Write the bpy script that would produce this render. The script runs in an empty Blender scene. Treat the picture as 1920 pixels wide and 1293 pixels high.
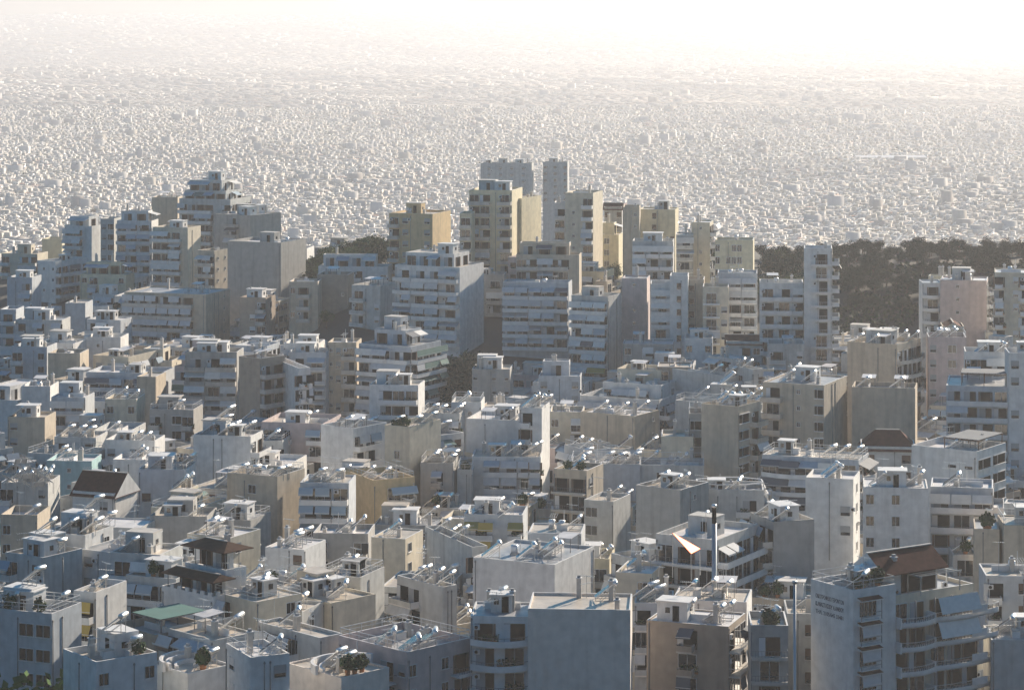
import bpy, math, random
import numpy as np
from mathutils import Vector, noise
rad = math.radians
sc = bpy.context.scene
# ------------------------------------------------------------------ camera, world, sun, exposure
FC = 5000.0           # focal length in photograph pixels (1920 wide)
F = 7818.0; DS = FC/F  # block tables give nominal depths D; the true depth is D*DS
YH = 30.0             # row of the true horizon
CZ = 150.0            # camera height above the far plain
SUN_AZ, SUN_EL = 33.0, 21.0     # right of the view direction / above the horizon
cam = bpy.data.cameras.new('camera'); cam_o = bpy.data.objects.new('camera', cam)
sc.collection.objects.link(cam_o); sc.camera = cam_o
cam.sensor_width = 36.0; cam.lens = 36.0*FC/1920.0
cam.shift_y = -(646.5-YH)/1920.0
cam.clip_start = 1.0; cam.clip_end = 60000.0
cam_o.location = (0, 0, CZ); cam_o.rotation_euler = (rad(90), 0, 0)
w = bpy.data.worlds.new('World'); sc.world = w; w.use_nodes = True
nt = w.node_tree; bgn = nt.nodes['Background']
sky = nt.nodes.new('ShaderNodeTexSky'); sky.sky_type = 'NISHITA'; sky.sun_disc = False
sky.sun_elevation = rad(SUN_EL); sky.sun_rotation = rad(SUN_AZ)
sky.air_density = 1.0; sky.dust_density = 0.6; sky.ozone_density = 3.0
tint = nt.nodes.new('ShaderNodeMix'); tint.data_type = 'RGBA'; tint.blend_type = 'MULTIPLY'; tint.inputs[0].default_value = 1.0
tint.inputs[7].default_value = (0.08, 0.78, 1.06, 1)      # cool film stock: the skylight reads teal
nt.links.new(sky.outputs[0], tint.inputs[6]); nt.links.new(tint.outputs[2], bgn.inputs[0]); bgn.inputs[1].default_value = 0.05
sun = bpy.data.lights.new('sun', 'SUN'); sun_o = bpy.data.objects.new('sun', sun)
sc.collection.objects.link(sun_o); sun.energy = 5.0; sun.angle = rad(0.5); sun.color = (1.0, 0.86, 0.69)
sdir = Vector((math.sin(rad(SUN_AZ))*math.cos(rad(SUN_EL)), math.cos(rad(SUN_AZ))*math.cos(rad(SUN_EL)), math.sin(rad(SUN_EL))))
sun_o.rotation_euler = sdir.to_track_quat('Z', 'Y').to_euler(); sun_o.location = (200, 300, 400)
sc.view_settings.view_transform = 'Standard'; sc.view_settings.look = 'None'
sc.view_settings.gamma = 1.0; sc.view_settings.exposure = 0.86
sc.cycles.max_bounces = 6; sc.cycles.volume_bounces = 1; sc.cycles.diffuse_bounces = 2
HAZE_D = 0.000125
# ------------------------------------------------------------------ materials
def mat(name, col, rough=0.85, metal=0.0, var=0.12, scale=0.35, streak=0.0, spec=None, bump=0.0, col2=None):
    m = bpy.data.materials.new(name); m.use_nodes = True
    t = m.node_tree; n = t.nodes; L = t.links
    p = n['Principled BSDF']; p.inputs['Roughness'].default_value = rough; p.inputs['Metallic'].default_value = metal
    if spec is not None: p.inputs['Specular IOR Level'].default_value = spec
    if var <= 0 and not streak:
        p.inputs['Base Color'].default_value = (*col, 1); return m
    g = n.new('ShaderNodeNewGeometry')
    no = n.new('ShaderNodeTexNoise'); no.inputs['Scale'].default_value = scale; no.inputs['Detail'].default_value = 6
    L.new(g.outputs['Position'], no.inputs['Vector'])
    r = n.new('ShaderNodeMapRange'); r.inputs[1].default_value = .3; r.inputs[2].default_value = .7
    r.inputs[3].default_value = 1-var; r.inputs[4].default_value = 1+var*.6
    L.new(no.outputs['Fac'], r.inputs[0])
    fac = r.outputs[0]
    if streak:
        mp = n.new('ShaderNodeMapping'); mp.inputs['Scale'].default_value = (1.1, 1.1, .09)
        L.new(g.outputs['Position'], mp.inputs['Vector'])
        n2 = n.new('ShaderNodeTexNoise'); n2.inputs['Scale'].default_value = 1.0; n2.inputs['Detail'].default_value = 4
        L.new(mp.outputs[0], n2.inputs['Vector'])
        r2 = n.new('ShaderNodeMapRange'); r2.inputs[1].default_value = .48; r2.inputs[2].default_value = .75
        r2.inputs[3].default_value = 1; r2.inputs[4].default_value = 1-streak
        L.new(n2.outputs['Fac'], r2.inputs[0])
        mm = n.new('ShaderNodeMath'); mm.operation = 'MULTIPLY'; L.new(fac, mm.inputs[0]); L.new(r2.outputs[0], mm.inputs[1]); fac = mm.outputs[0]
    vm = n.new('ShaderNodeVectorMath'); vm.operation = 'SCALE'
    if col2:
        n3 = n.new('ShaderNodeTexNoise'); n3.inputs['Scale'].default_value = scale*.4; L.new(g.outputs['Position'], n3.inputs['Vector'])
        r3 = n.new('ShaderNodeMapRange'); r3.inputs[1].default_value=.4; r3.inputs[2].default_value=.6; L.new(n3.outputs['Fac'], r3.inputs[0])
        mx = n.new('ShaderNodeMix'); mx.data_type='RGBA'; mx.inputs[6].default_value=(*col,1); mx.inputs[7].default_value=(*col2,1)
        L.new(r3.outputs[0], mx.inputs[0]); L.new(mx.outputs[2], vm.inputs[0])
    else:
        vm.inputs[0].default_value = col
    L.new(fac, vm.inputs['Scale']); L.new(vm.outputs[0], p.inputs['Base Color'])
    if bump:
        b = n.new('ShaderNodeBump'); b.inputs['Strength'].default_value = bump; L.new(no.outputs['Fac'], b.inputs['Height']); L.new(b.outputs[0], p.inputs['Normal'])
    return m
PAL = dict(wh=(.72,.71,.69), gw=(.54,.54,.52), cr=(.64,.57,.45), be=(.54,.46,.36), br=(.38,.31,.25), gy=(.40,.39,.37),
           pk=(.56,.46,.44), oc=(.62,.46,.26), ye=(.68,.60,.42), pw=(.76,.68,.61), tq=(.36,.55,.56), bl=(.50,.53,.56))
CNAME = dict(wh='white', gw='pale grey', cr='cream', be='beige', br='brown', gy='grey concrete', pk='pinkish', pw='pale pinkish', oc='ochre', ye='yellow', tq='turquoise', bl='bluish grey')
WALL = {k: mat('plaster_'+CNAME[k].replace(' ', '_'), v, .9, var=.15, scale=.8, streak=.26 if k in ('gy','be','gw') else .17) for k, v in PAL.items()}
M = {
 'roof_tan': mat('roof_screed', (.58,.50,.41), .42, var=.3, scale=.5),
 'tile_b': mat('brown_roofing', (.09,.05,.035), .9, spec=.08, var=.3, scale=1.5),
 'roof_grey': mat('roof_felt', (.42,.42,.43), .40, var=.3, scale=.5),
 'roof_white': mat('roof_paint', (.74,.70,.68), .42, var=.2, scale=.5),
 'tile': mat('clay_tile', (.10,.032,.024), .9, spec=.08, var=.3, scale=1.5),
 'slab': mat('slab_paint', (.74,.72,.70), .5, var=.12, scale=.8),
 'slab2': mat('slab_concrete', (.54,.50,.45), .55, var=.2, scale=.8),
 'glass': mat('window_glass', (.010,.014,.018), .12, var=0, spec=.7),
 'dark': mat('opening_shade_and_black_parts', (.006,.007,.008), .9, spec=0, var=0),  # near black: shade inside openings put into the colour; also tyres and caps
 'frame': mat('window_frame', (.6,.6,.6), .5, var=0),
 'shut_g': mat('shutter_grey', (.33,.34,.35), .7, var=0),
 'shut_b': mat('shutter_brown', (.12,.07,.045), .7, var=0),
 'rail': mat('railing_metal', (.16,.16,.17), .45, .3, var=0),
 'rail_l': mat('railing_pale', (.62,.62,.62), .45, .2, var=0),
 'alu': mat('aluminium', (.85,.85,.84), .35, .35, var=0),
 'tank': mat('tank_steel', (.85,.83,.80), .38, .95, var=0),
 'tank_w': mat('tank_enamel', (.78,.78,.78), .25, .35, var=0),
 'galv_d': mat('drainpipe_metal', (.22,.22,.22), .5, .3, var=0),
 'coll': mat('collector_glass', (.03,.045,.08), .10, .0, var=0, spec=1.0),
 'galv': mat('galvanised', (.45,.46,.47), .45, .7, var=0),
 'bark': mat('bark', (.09,.06,.04), .9, var=.2, scale=3),
 'leaf': mat('foliage_olive', (.045,.080,.030), .85, spec=.08, var=.45, scale=.6),
 'leaf2': mat('foliage_pine', (.014,.040,.022), .85, spec=.08, var=.45, scale=.6),
 'leaf3': mat('foliage_fresh', (.06,.115,.03), .85, spec=.08, var=.45, scale=.6),
 'aw_grey': mat('canvas_grey', (.52,.54,.56), .8, var=.12, scale=1.2),
 'aw_white': mat('canvas_pale', (.68,.68,.66), .8, var=.1, scale=1.2),
 'aw_dark': mat('canvas_dark', (.09,.11,.14), .8, var=.1),
 'aw_green': mat('canvas_green', (.06,.17,.15), .8, var=.1),
 'aw_yellow': mat('canvas_yellow', (.42,.30,.07), .8, var=.1),
 'aw_orange': mat('canvas_orange', (.45,.17,.06), .8, var=.1),
 'aw_blue': mat('canvas_blue', (.30,.40,.48), .8, var=.1),
 'red': mat('painted_red', (.55,.06,.03), .6, var=.1),
 'sheet': mat('glint_orange_sheet', (.95,.13,.03), .6, .9, var=.05),  # metal sheet, the sun's warm glint put into its orange base colour
 'letter': mat('sign_paint', (.02,.025,.06), .7, var=0),
}
AWN = ['aw_grey']*8+['aw_white']*6+['aw_blue']*3+['aw_dark', 'aw_green', 'aw_yellow']
def mt(x): return WALL.get(x) or M[x]
# ------------------------------------------------------------------ mesh builder
class MB:
    def __init__(s): s.v=[]; s.f=[]; s.m=[]; s.mats=[]; s.sm=[]
    def mi(s, m):
        if m not in s.mats: s.mats.append(m)
        return s.mats.index(m)
    def add(s, vs, fs, m, smooth=False):
        o=len(s.v); s.v+=[tuple(v) for v in vs]; i=s.mi(m)
        for f in fs: s.f.append(tuple(o+k for k in f)); s.m.append(i); s.sm.append(smooth)
    def box(s, x0,x1,y0,y1,z0,z1,m,bottom=True):
        vs=[(x0,y0,z0),(x1,y0,z0),(x1,y1,z0),(x0,y1,z0),(x0,y0,z1),(x1,y0,z1),(x1,y1,z1),(x0,y1,z1)]
        fs=[(4,5,6,7),(0,1,5,4),(1,2,6,5),(2,3,7,6),(3,0,4,7)]
        if bottom: fs.append((3,2,1,0))
        s.add(vs,fs,m)
    def obox(s, p0, p1, wdt, h, m):          # bar from p0 to p1
        a=Vector(p0); b=Vector(p1); d=(b-a).normalized(); up=Vector((0,0,1))
        if abs(d.z)>.98: up=Vector((0,1,0))
        r=d.cross(up).normalized()*wdt/2; u=r.cross(d).normalized()*h/2
        vs=[a-r-u,a+r-u,a+r+u,a-r+u,b-r-u,b+r-u,b+r+u,b-r+u]
        s.add(vs,[(0,1,2,3),(7,6,5,4),(0,4,5,1),(1,5,6,2),(2,6,7,3),(3,7,4,0)],m)
    def cyl(s, p0,p1,r,m,n=10,dome=False,r1=None):
        a=Vector(p0); b=Vector(p1); d=(b-a).normalized(); up=Vector((0,0,1)) if abs(d.z)<.9 else Vector((1,0,0))
        x=d.cross(up).normalized(); y=x.cross(d).normalized(); r1=r if r1 is None else r1
        rings=[(a,r),(b,r1)]
        if dome: rings=[(a-d*r*.45,r*.35),(a-d*r*.3,r*.75),(a,r),(b,r),(b+d*r*.3,r*.75),(b+d*r*.45,r*.35)]
        vs=[]
        for c,q in rings:
            for k in range(n):
                t=2*math.pi*k/n; vs.append(c+x*math.cos(t)*q+y*math.sin(t)*q)
        fs=[]
        for j in range(len(rings)-1):
            for k in range(n):
                k2=(k+1)%n; fs.append((j*n+k,j*n+k2,(j+1)*n+k2,(j+1)*n+k))
        fs.append(tuple(range(n-1,-1,-1))); fs.append(tuple((len(rings)-1)*n+k for k in range(n)))
        s.add(vs,fs,m,True)
    def mesh(s, name):
        me=bpy.data.meshes.new(name); me.from_pydata(s.v,[],s.f)
        for m in s.mats: me.materials.append(mt(m) if isinstance(m,str) else m)
        me.polygons.foreach_set('material_index', s.m); me.polygons.foreach_set('use_smooth', s.sm); me.update()
        return me
COL = sc.collection.objects
def obj(name, me, parent=None, loc=(0,0,0), rz=0.0):
    o=bpy.data.objects.new(name, me); COL.link(o)
    if parent: o.parent=parent
    o.location=loc
    if rz: o.rotation_euler=(0,0,rz)
    return o
USED=set()
def tag(o, label, cat, group=None, kind=None):
    if label: o['label']=label
    if cat: o['category']=cat
    if group: o['group']=group
    if kind: o['kind']=kind
    return o
# ------------------------------------------------------------------ terrain
PY=[-400,0,60,140,220,320,450,600,700,780,870,930,1000,1050,1100,1190,1300,1500,1750,2050,13000,19500,60000]
PZ=[150,146,128,98,74,54,46,50,54,57,60,62,70,77,82,82,76,48,16,0,0,176,176]
PL=[150,146,128,98,74,54,46,49,52,53.5,55,55.5,57.5,60.5,64.5,70.5,71,48,16,0,0,176,176]
def gz(x,y):          # y = nominal depth
    t=min(1,max(0,(-x-42)/26)); z=float(np.interp(y,PY,PZ))*(1-t)+t*float(np.interp(y,PY,PL))
    if 380<y<1900: z+=1.5*math.sin(x*.021+y*.009)
    if y>12000: pass
    return z
def zpx(py,D): return CZ-(py-YH)*D/F
def xpx(px,D): return (px-960)*D/F
def pxx(x,D): return 960+x*F/D
def pyz(z,D): return YH+(CZ-z)*F/D
ys=list(range(-400,2100,12))+[2100,2400,2800,3300,4000,5000,7000,9000,12000,13000,14500,16000,18000,19500]
xs=[-7000,-5000,-3500,-2400,-1600,-1000,-700,-500]+list(range(-400,401,12))+[500,700,1000,1600,2400,3500,5000,7000]
g=MB(); g.v=[(x,y*DS,gz(x,y)) for y in ys for x in xs]; nx=len(xs)
g.f=[(j*nx+i,j*nx+i+1,(j+1)*nx+i+1,(j+1)*nx+i) for j in range(len(ys)-1) for i in range(nx-1)]
GM=mat('ground_earth_and_asphalt',(.05,.05,.05),.9,var=.3,scale=.03,col2=(.045,.042,.032))
g.mats=[GM]; g.m=[0]*len(g.f); g.sm=[False]*len(g.f)
tag(obj('ground', g.mesh('ground')), 'dark ground and streets under the whole city', None, kind='structure')
# far hills closing the plain
h=MB(); vs=[]; n=160
for k in range(n+1):
    x=-6000+12000*k/n; hz=228+8*noise.noise(Vector((x*.0007,1,0)))+3*noise.noise(Vector((x*.004,5,0)))-34*math.exp(-((x+508)/260)**4)
    vs+=[(x,11300,-2),(x,12100,hz),(x,12600,-2)]
h.add(vs,[(3*k+a,3*k+3+a,3*k+4+a,3*k+1+a) for k in range(n) for a in (0,1)],mat('far_hill',(.12,.13,.11),.9,var=.2,scale=.002))
tag(obj('hills', h.mesh('hills')), 'pale hazy mountain line closing the plain', None, kind='structure')
# ------------------------------------------------------------------ shared part meshes
CACHE={}
def q(v,s=.25): return max(s,round(v/s)*s)
def m_window(wd,ht,style):
    k=('win',wd,ht,style)
    if k not in CACHE:
        b=MB(); fr={'g':'frame','d':'shut_b','s':'frame','b':'shut_b','p':'shut_g'}[style]
        x=wd/2
        b.box(-x-.07,-x,-.07,0,0,ht,fr); b.box(x,x+.07,-.07,0,0,ht,fr); b.box(-x-.07,x+.07,-.07,0,ht,ht+.08,fr); b.box(-x-.12,x+.12,-.16,0,-.08,0,'slab')
        if style in 'sbp':
            b.box(-x,x,-.045,0,ht*.35,ht,{'s':'frame','b':'shut_b','p':'shut_g'}[style]); b.box(-x,x,-.03,0,0,ht*.35,'glass')
        else:
            b.box(-x,x,-.03,0,0,ht,'glass'); b.box(-.03,.03,-.05,0,0,ht,fr)
            if wd>2: b.box(-x/2-.03,-x/2+.03,-.05,0,0,ht,fr); b.box(x/2-.03,x/2+.03,-.05,0,0,ht,fr)
        CACHE[k]=b.mesh('window')
    return CACHE[k]
def m_door(style):
    k=('door',style)
    if k not in CACHE:
        b=MB()
        if style==0: b.box(-1.15,1.15,-.03,0,.05,2.35,'glass'); b.box(-.03,.03,-.06,0,.05,2.35,'frame'); b.box(-1.22,-1.15,-.06,0,0,2.4,'frame'); b.box(1.15,1.22,-.06,0,0,2.4,'frame'); b.box(-1.22,1.22,-.06,0,2.35,2.43,'frame')
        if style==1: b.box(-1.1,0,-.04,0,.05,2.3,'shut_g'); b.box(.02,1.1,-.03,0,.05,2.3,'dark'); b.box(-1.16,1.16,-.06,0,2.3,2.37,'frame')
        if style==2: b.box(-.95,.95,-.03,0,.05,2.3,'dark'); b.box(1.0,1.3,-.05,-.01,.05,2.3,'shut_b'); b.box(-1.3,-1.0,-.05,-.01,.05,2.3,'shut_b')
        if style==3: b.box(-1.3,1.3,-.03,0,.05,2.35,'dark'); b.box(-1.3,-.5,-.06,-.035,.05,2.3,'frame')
        CACHE[k]=b.mesh('balcony_door')
    return CACHE[k]
def m_balcony(L,style,wall,dep=1.6):
    L=round(L,1); k=('bal',L,style,wall,dep)
    if k not in CACHE:
        b=MB(); sl='slab' if wall in('wh','gw','cr','bl','pk') else 'slab2'
        if style=='c':
            n=10; out=[(L*i/n, -(.5+1.6*math.sin(math.pi*(i/n)*.93+.12))) for i in range(n+1)]
            for i in range(n):
                (x0,y0),(x1,y1)=out[i],out[i+1]
                b.add([(x0,0,-.2),(x1,0,-.2),(x1,y1,-.2),(x0,y0,-.2),(x0,0,0),(x1,0,0),(x1,y1,0),(x0,y0,0)],[(0,1,2,3),(7,6,5,4),(3,2,6,7)],sl)
                b.add([(x0,y0,0),(x1,y1,0),(x1,y1,.55),(x0,y0,.55),(x0,y0+.12,0),(x1,y1+.12,0),(x1,y1+.12,.55),(x0,y0+.12,.55)],[(0,1,2,3),(3,2,6,7),(7,6,5,4)],sl)
                b.obox((x0,y0+.06,.92),(x1,y1+.06,.92),.06,.06,'rail')
                b.obox((x0,y0+.06,.5),(x0,y0+.06,.92),.04,.04,'rail')
            b.box(-.1,.02,-.6,0,-.2,.9,sl); b.box(L-.02,L+.1,-.9,0,-.2,.9,sl)
        else:
            b.box(0,L,-dep,-.004,-.18,0,sl)
            if style=='b':
                b.box(0,L,-dep,-dep+.12,.003,.72,wall if random.random()<.3 else sl); b.box(0,.12,-dep+.12,-.004,.003,.72,sl); b.box(L-.12,L,-dep+.12,-.004,.003,.72,sl)
                b.box(0,L,-dep+.04,-dep+.08,.86,.92,'rail')
            else:
                rl='rail' if style=='r' else 'rail_l'
                b.box(0,L,-dep,-dep+.1,.003,.22,sl)
                b.obox((0,-dep+.05,.95),(L,-dep+.05,.95),.06,.05,rl); b.obox((0.03,-dep,.95),(.03,0,.95),.05,.05,rl); b.obox((L-.03,-dep,.95),(L-.03,0,.95),.05,.05,rl)
                n=max(2,int(L/.4))
                for i in range(n+1): x=.03+(L-.06)*i/n; b.obox((x,-dep+.05,.2),(x,-dep+.05,.95),.035,.035,rl)
        CACHE[k]=b.mesh('balcony')
    return CACHE[k]
def m_awning(L,col,steep):
    L=q(L,.5); k=('awn',L,col,steep)
    if k not in CACHE:
        b=MB(); P=[((0,-.02,2.62),(0,-1.75,1.85)),((0,-1.5,2.78),(0,-2.1,1.72)),((0,-.02,2.65),(0,-2.3,2.05)),((0,-1.55,2.78),(0,-1.75,1.55))][steep]
        (_,y0,z0),(_,y1,z1)=P
        b.add([(.05,y0,z0),(L-.05,y0,z0),(L-.05,y1,z1),(.05,y1,z1),(.05,y0,z0-.04),(L-.05,y0,z0-.04),(L-.05,y1,z1-.04),(.05,y1,z1-.04)],[(0,3,2,1),(4,5,6,7),(0,4,7,3),(1,2,6,5)],col)
        b.box(.05,L-.05,y1-.03,y1,z1-.22,z1,col); b.obox((0.03,y1,z1-.03),(L-.03,y1,z1-.03),.07,.07,'rail_l')
        CACHE[k]=b.mesh('awning')
    return CACHE[k]
def m_ac():
    if 'ac' not in CACHE:
        b=MB(); b.box(-.42,.42,-.36,-.03,0,.62,'frame'); b.cyl((0,-.39,.31),(0,-.35,.31),.22,'dark',12); CACHE['ac']=b.mesh('air_conditioner')
    return CACHE['ac']

def plants_mesh(seed):
    k=('plants',seed)
    if k not in CACHE:
        r_=random.Random(seed); b=MB(); L=r_.uniform(1.2,2.6)
        b.box(-L/2,L/2,-.25,.05,0,.25,'aw_orange')
        for i in range(int(60*L)):
            c=Vector((r_.uniform(-L/2,L/2),r_.uniform(-.4,.15),r_.uniform(.2,1.1))); s=r_.uniform(.06,.14)
            t1=Vector((r_.gauss(0,1),r_.gauss(0,1),r_.gauss(0,1))).normalized(); t2=t1.cross(Vector((r_.gauss(0,1),r_.gauss(0,1),1))).normalized()
            b.add([c-t1*s-t2*s,c+t1*s-t2*s,c+t1*s+t2*s,c-t1*s+t2*s],[(0,1,2,3)],'leaf')
        CACHE[k]=b.mesh('planter')
    return CACHE[k]
def fixture_mesh(v):
    k=('fix',v)
    if k not in CACHE:
        b=MB(); 
        if v==0: b.box(-.8,.8,-.5,.5,0,.9,'slab'); b.box(-.85,.85,-.55,.55,.9,.98,'slab2'); nm='vent_box'
        if v==1:
            nm='drying_rack'
            for x in (-1.6,1.6): b.obox((x,0,0),(x,0,1.9),.06,.06,'galv'); b.obox((x,-.6,1.9),(x,.6,1.9),.05,.05,'galv')
            for y in (-.5,-.15,.2,.5): b.obox((-1.6,y,1.9),(1.6,y,1.88),.03,.03,'rail_l')
        if v==2: b.cyl((0,0,.25),(0,0,1.35),.5,'tank_w',12); b.box(-.5,.5,-.5,.5,0,.25,'slab2'); nm='water_barrel'
        if v==3: b.box(-.1,.1,-2.2,2.2,0,.8,'slab'); nm='divider_wall'
        if v==4: b.box(-2,2,-.09,.09,0,.75,'slab'); nm='divider_wall'
        if v==5:
            nm='roof_canopy'
            for x in (-1.4,1.4):
                for y in (-1.1,1.1): b.obox((x,y,0),(x,y,2.1),.08,.08,'rail')
            b.add([(-1.6,-1.3,2.0),(1.6,-1.3,2.25),(1.6,1.3,2.25),(-1.6,1.3,2.0),(-1.6,-1.3,2.06),(1.6,-1.3,2.31),(1.6,1.3,2.31),(-1.6,1.3,2.06)],[(3,2,1,0),(4,5,6,7),(0,1,5,4),(1,2,6,5),(2,3,7,6),(3,0,4,7)],'roof_white')
        if v==6:
            nm='satellite_dish'; b.obox((0,0,0),(0,0,1.1),.06,.06,'galv')
            vs=[(0,0,1.3)]+[(-.18+.0*i,.42*math.cos(i*.628),1.3+.42*math.sin(i*.628)) for i in range(10)]
            b.add(vs,[(0,1+i,1+(i+1)%10) for i in range(10)],'roof_white')
        if v in (7,8,9):
            nm='roof_room'; X,Y,Hh=((1.5,2.0,2.4),(1.1,1.3,2.1),(2.2,1.6,2.5))[v-7]; wl=('wh','gw','cr')[v-7]
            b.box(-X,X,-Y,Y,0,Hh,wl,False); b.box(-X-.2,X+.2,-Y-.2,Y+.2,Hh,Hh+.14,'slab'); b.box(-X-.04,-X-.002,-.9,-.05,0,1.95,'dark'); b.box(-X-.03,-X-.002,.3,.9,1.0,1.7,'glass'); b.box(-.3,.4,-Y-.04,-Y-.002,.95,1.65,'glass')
        if v==10:
            nm='pipe_rack'; 
            for i in range(4): b.obox((-2.2,-.3+.2*i,.15+.05*i),(2.2,-.3+.2*i,.15+.05*i),.07,.07,'galv')
            b.obox((2.2,.3,.1),(2.2,.3,2.6),.09,.09,'rail_l')
        CACHE[k]=(nm,b.mesh(nm))
    return CACHE[k]

def m_pipe(h):
    h=q(h,3.0); k=('pipe',h)
    if k not in CACHE:
        b=MB(); b.cyl((0,-.07,0),(0,-.07,h),.06,'galv_d',6); b.box(-.1,.1,-.12,-.01,h-.3,h-.1,'galv_d'); CACHE[k]=b.mesh('drainpipe')
    return CACHE[k]

def roofrail(root,b,a,z):
    m=MB()
    for (p,q_) in (((.15,.15),(b-.15,.15)),((b-.15,.15),(b-.15,a-.15)),((b-.15,a-.15),(.15,a-.15)),((.15,a-.15),(.15,.15))):
        m.obox((p[0],p[1],z+.95),(q_[0],q_[1],z+.95),.07,.07,'rail_l'); m.obox((p[0],p[1],z+.5),(q_[0],q_[1],z+.5),.04,.04,'rail_l')
        n=max(2,int(math.dist(p,q_)/1.6))
        for i in range(n): x=p[0]+(q_[0]-p[0])*i/n; y=p[1]+(q_[1]-p[1])*i/n; m.obox((x,y,z),(x,y,z+.95),.05,.05,'rail_l')
    obj('roof_railing',m.mesh('roof_railing'),root)
# ------------------------------------------------------------------ building generator
RECTS=[]       # (px0,px1,ytop,vb,D) of the hand-placed blocks
FOOT=[]        # footprints
HOSTS=[]
ORD=['first','second','third','fourth','fifth','sixth','seventh','eighth','ninth','tenth','eleventh','twelfth','thirteenth']
def facade(root,rnd,side,L,spec,o,zt,zb,wall,ap,fl=3.0,aw=None,dep=1.6,dstyle=None):
    """spec: one letter per equal bay; o=(ox,oy) corner of the block in local space"""
    units=[]
    s=spec.replace('|','')
    if not s or L<1.5: return
    u=L/len(s); i=0; j=0
    for ch in spec:
        if ch=='|':
            units.append(('|',0,0)); continue
        if units and units[-1][0]==ch and ch in 'brlac' : units[-1]=(ch,units[-1][1],j+1)
        else: units.append((ch,j,j+1))
        j+=1
    def place(name,me,s0,z):
        if side=='A': return obj(name,me,root,(o[0],o[1]+L-s0,z),-math.pi/2)
        return obj(name,me,root,(o[0]+s0,o[1],z),0.0)
    wst=rnd.choice('gsbpgp'); first_aw=rnd.choice(AWN) if aw is None else aw; uni=rnd.random()<.5
    for i_ in range(rnd.choice((0,1,1,2))):
        hh_=max(3.0,math.floor((zt-zb)/3.0)*3.0); place('drainpipe',m_pipe(hh_),L*rnd.choice((.03,.97,.35,.62,.5)) if '.' in spec else L*rnd.choice((.02,.98)),zt-hh_)
    k=0; z=zt-fl
    while z>zb-.1:
        for ch,a,e in units:
            if ch in '|.': continue
            s0=a*u; Lr=(e-a)*u; mid=s0+Lr/2
            if ch in 'wsg' and rnd.random()<.1: continue
            if ch=='w' and rnd.random()<.2 and u>2.2: place('air_conditioner',m_ac(),mid+1.15,z+rnd.choice((.1,1.7)))
            if ch=='w': place('window',m_window(q(min(1.4,u*.6),.1),1.35,wst),mid,z+.95)
            elif ch=='s': place('window',m_window(.6,.7,'g'),mid,z+1.5)
            elif ch=='g': place('window',m_window(q(min(3.0,u*.8),.2),1.5,'g'),mid,z+.85)
            elif ch=='v':
                place('window',m_window(q(min(2.2,u*.8),.2),1.5,'g'),mid,z+.85)
            elif ch=='o':
                kk=('open',q(u*.82,.2)); 
                if kk not in CACHE:
                    b=MB(); W=kk[1]/2; b.box(-W,W,-.04,0,.9,2.5,'dark'); b.box(-W-.1,W+.1,-.25,0,2.5,2.6,'slab'); b.box(-W-.1,W+.1,-.3,0,.75,.9,'slab'); b.obox((-W/3,-.1,.9),(-W/3,-.1,2.5),.06,.06,'frame'); CACHE[kk]=b.mesh('loggia')  # no real recess: its shade is the colour of a flat black panel
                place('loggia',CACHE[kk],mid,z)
            else:
                st={'b':'b','a':'b','r':'r','l':'l','c':'c'}[ch]
                place('balcony',m_balcony(Lr-.15,st,wall,dep),s0+.07,z)
                nd=max(1,int(Lr/2.5)); ds=Lr/nd
                for d in range(nd): place('balcony_door',m_door((rnd.choice((0,3)) if ch=='a' else rnd.choice((0,0,1,2,3,3))) if dstyle is None else dstyle),s0+ds*(d+.5),z)  # awning bays: dark doors carry the shade under the canvas
                if rnd.random()<.3: place('air_conditioner',m_ac(),s0+ds*.12+.3,z+1.6)
                if rnd.random()<.3: place('planter',plants_mesh(rnd.randrange(4)),s0+rnd.uniform(1.3,max(1.4,Lr-1.3)),z).location.z+=0
                p=1.0 if ch=='a' else ap
                na=max(1,round(Lr/rnd.choice((3.0,3.6,4.2)))); da=Lr/na; steep=rnd.choice((1,1,3,3,0))
                if rnd.random()<p+.1 or ch=='a':
                    for d in range(na):
                        if rnd.random()<(.85 if ch=='a' else p): place('awning',m_awning(da,first_aw if (uni or rnd.random()<.6) else rnd.choice(AWN),steep if rnd.random()<.7 else 1),s0+da*d,z)
        z-=fl; k+=1
def shell(name,ox,oy,b,a,z0,z1,wall,par=.85,cap='slab'):
    m=MB(); t=.2
    X0,X1,Y0,Y1=ox,ox+b,oy,oy+a
    zt=z1+par
    vs=[(X0,Y0,z0),(X1,Y0,z0),(X1,Y1,z0),(X0,Y1,z0),(X0,Y0,zt),(X1,Y0,zt),(X1,Y1,zt),(X0,Y1,zt),
        (X0+t,Y0+t,zt),(X1-t,Y0+t,zt),(X1-t,Y1-t,zt),(X0+t,Y1-t,zt),(X0+t,Y0+t,z1),(X1-t,Y0+t,z1),(X1-t,Y1-t,z1),(X0+t,Y1-t,z1)]
    m.add(vs,[(0,1,5,4),(1,2,6,5),(2,3,7,6),(3,0,4,7)],wall)
    m.add(vs,[(4,5,9,8),(5,6,10,9),(6,7,11,10),(7,4,8,11)],cap)
    m.add(vs,[(8,9,13,12),(9,10,14,13),(10,11,15,14),(11,8,12,15),(12,13,14,15)],wall)
    return m.mesh(name)
def stairhouse(root,x,y,z,wall,rnd,sx=3.2,sy=4.2,h=2.6):
    ov=rnd.choice((.02,.08,.25))
    m=MB(); m.box(x,x+sx,y,y+sy,z,z+h,wall,False); m.box(x-ov,x+sx+ov,y-ov,y+sy+ov,z+h,z+h+.18,rnd.choice(('slab2','slab2','roof_tan','slab')))
    m.box(x-.04,x-.002,y+sy*.3,y+sy*.3+.9,z,z+2.0,'dark'); m.box(x+sx*.3,x+sx*.3+.8,y-.04,y-.002,z+1.,z+1.7,'glass')
    obj('stair_house',m.mesh('stair_house'),root)
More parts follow.
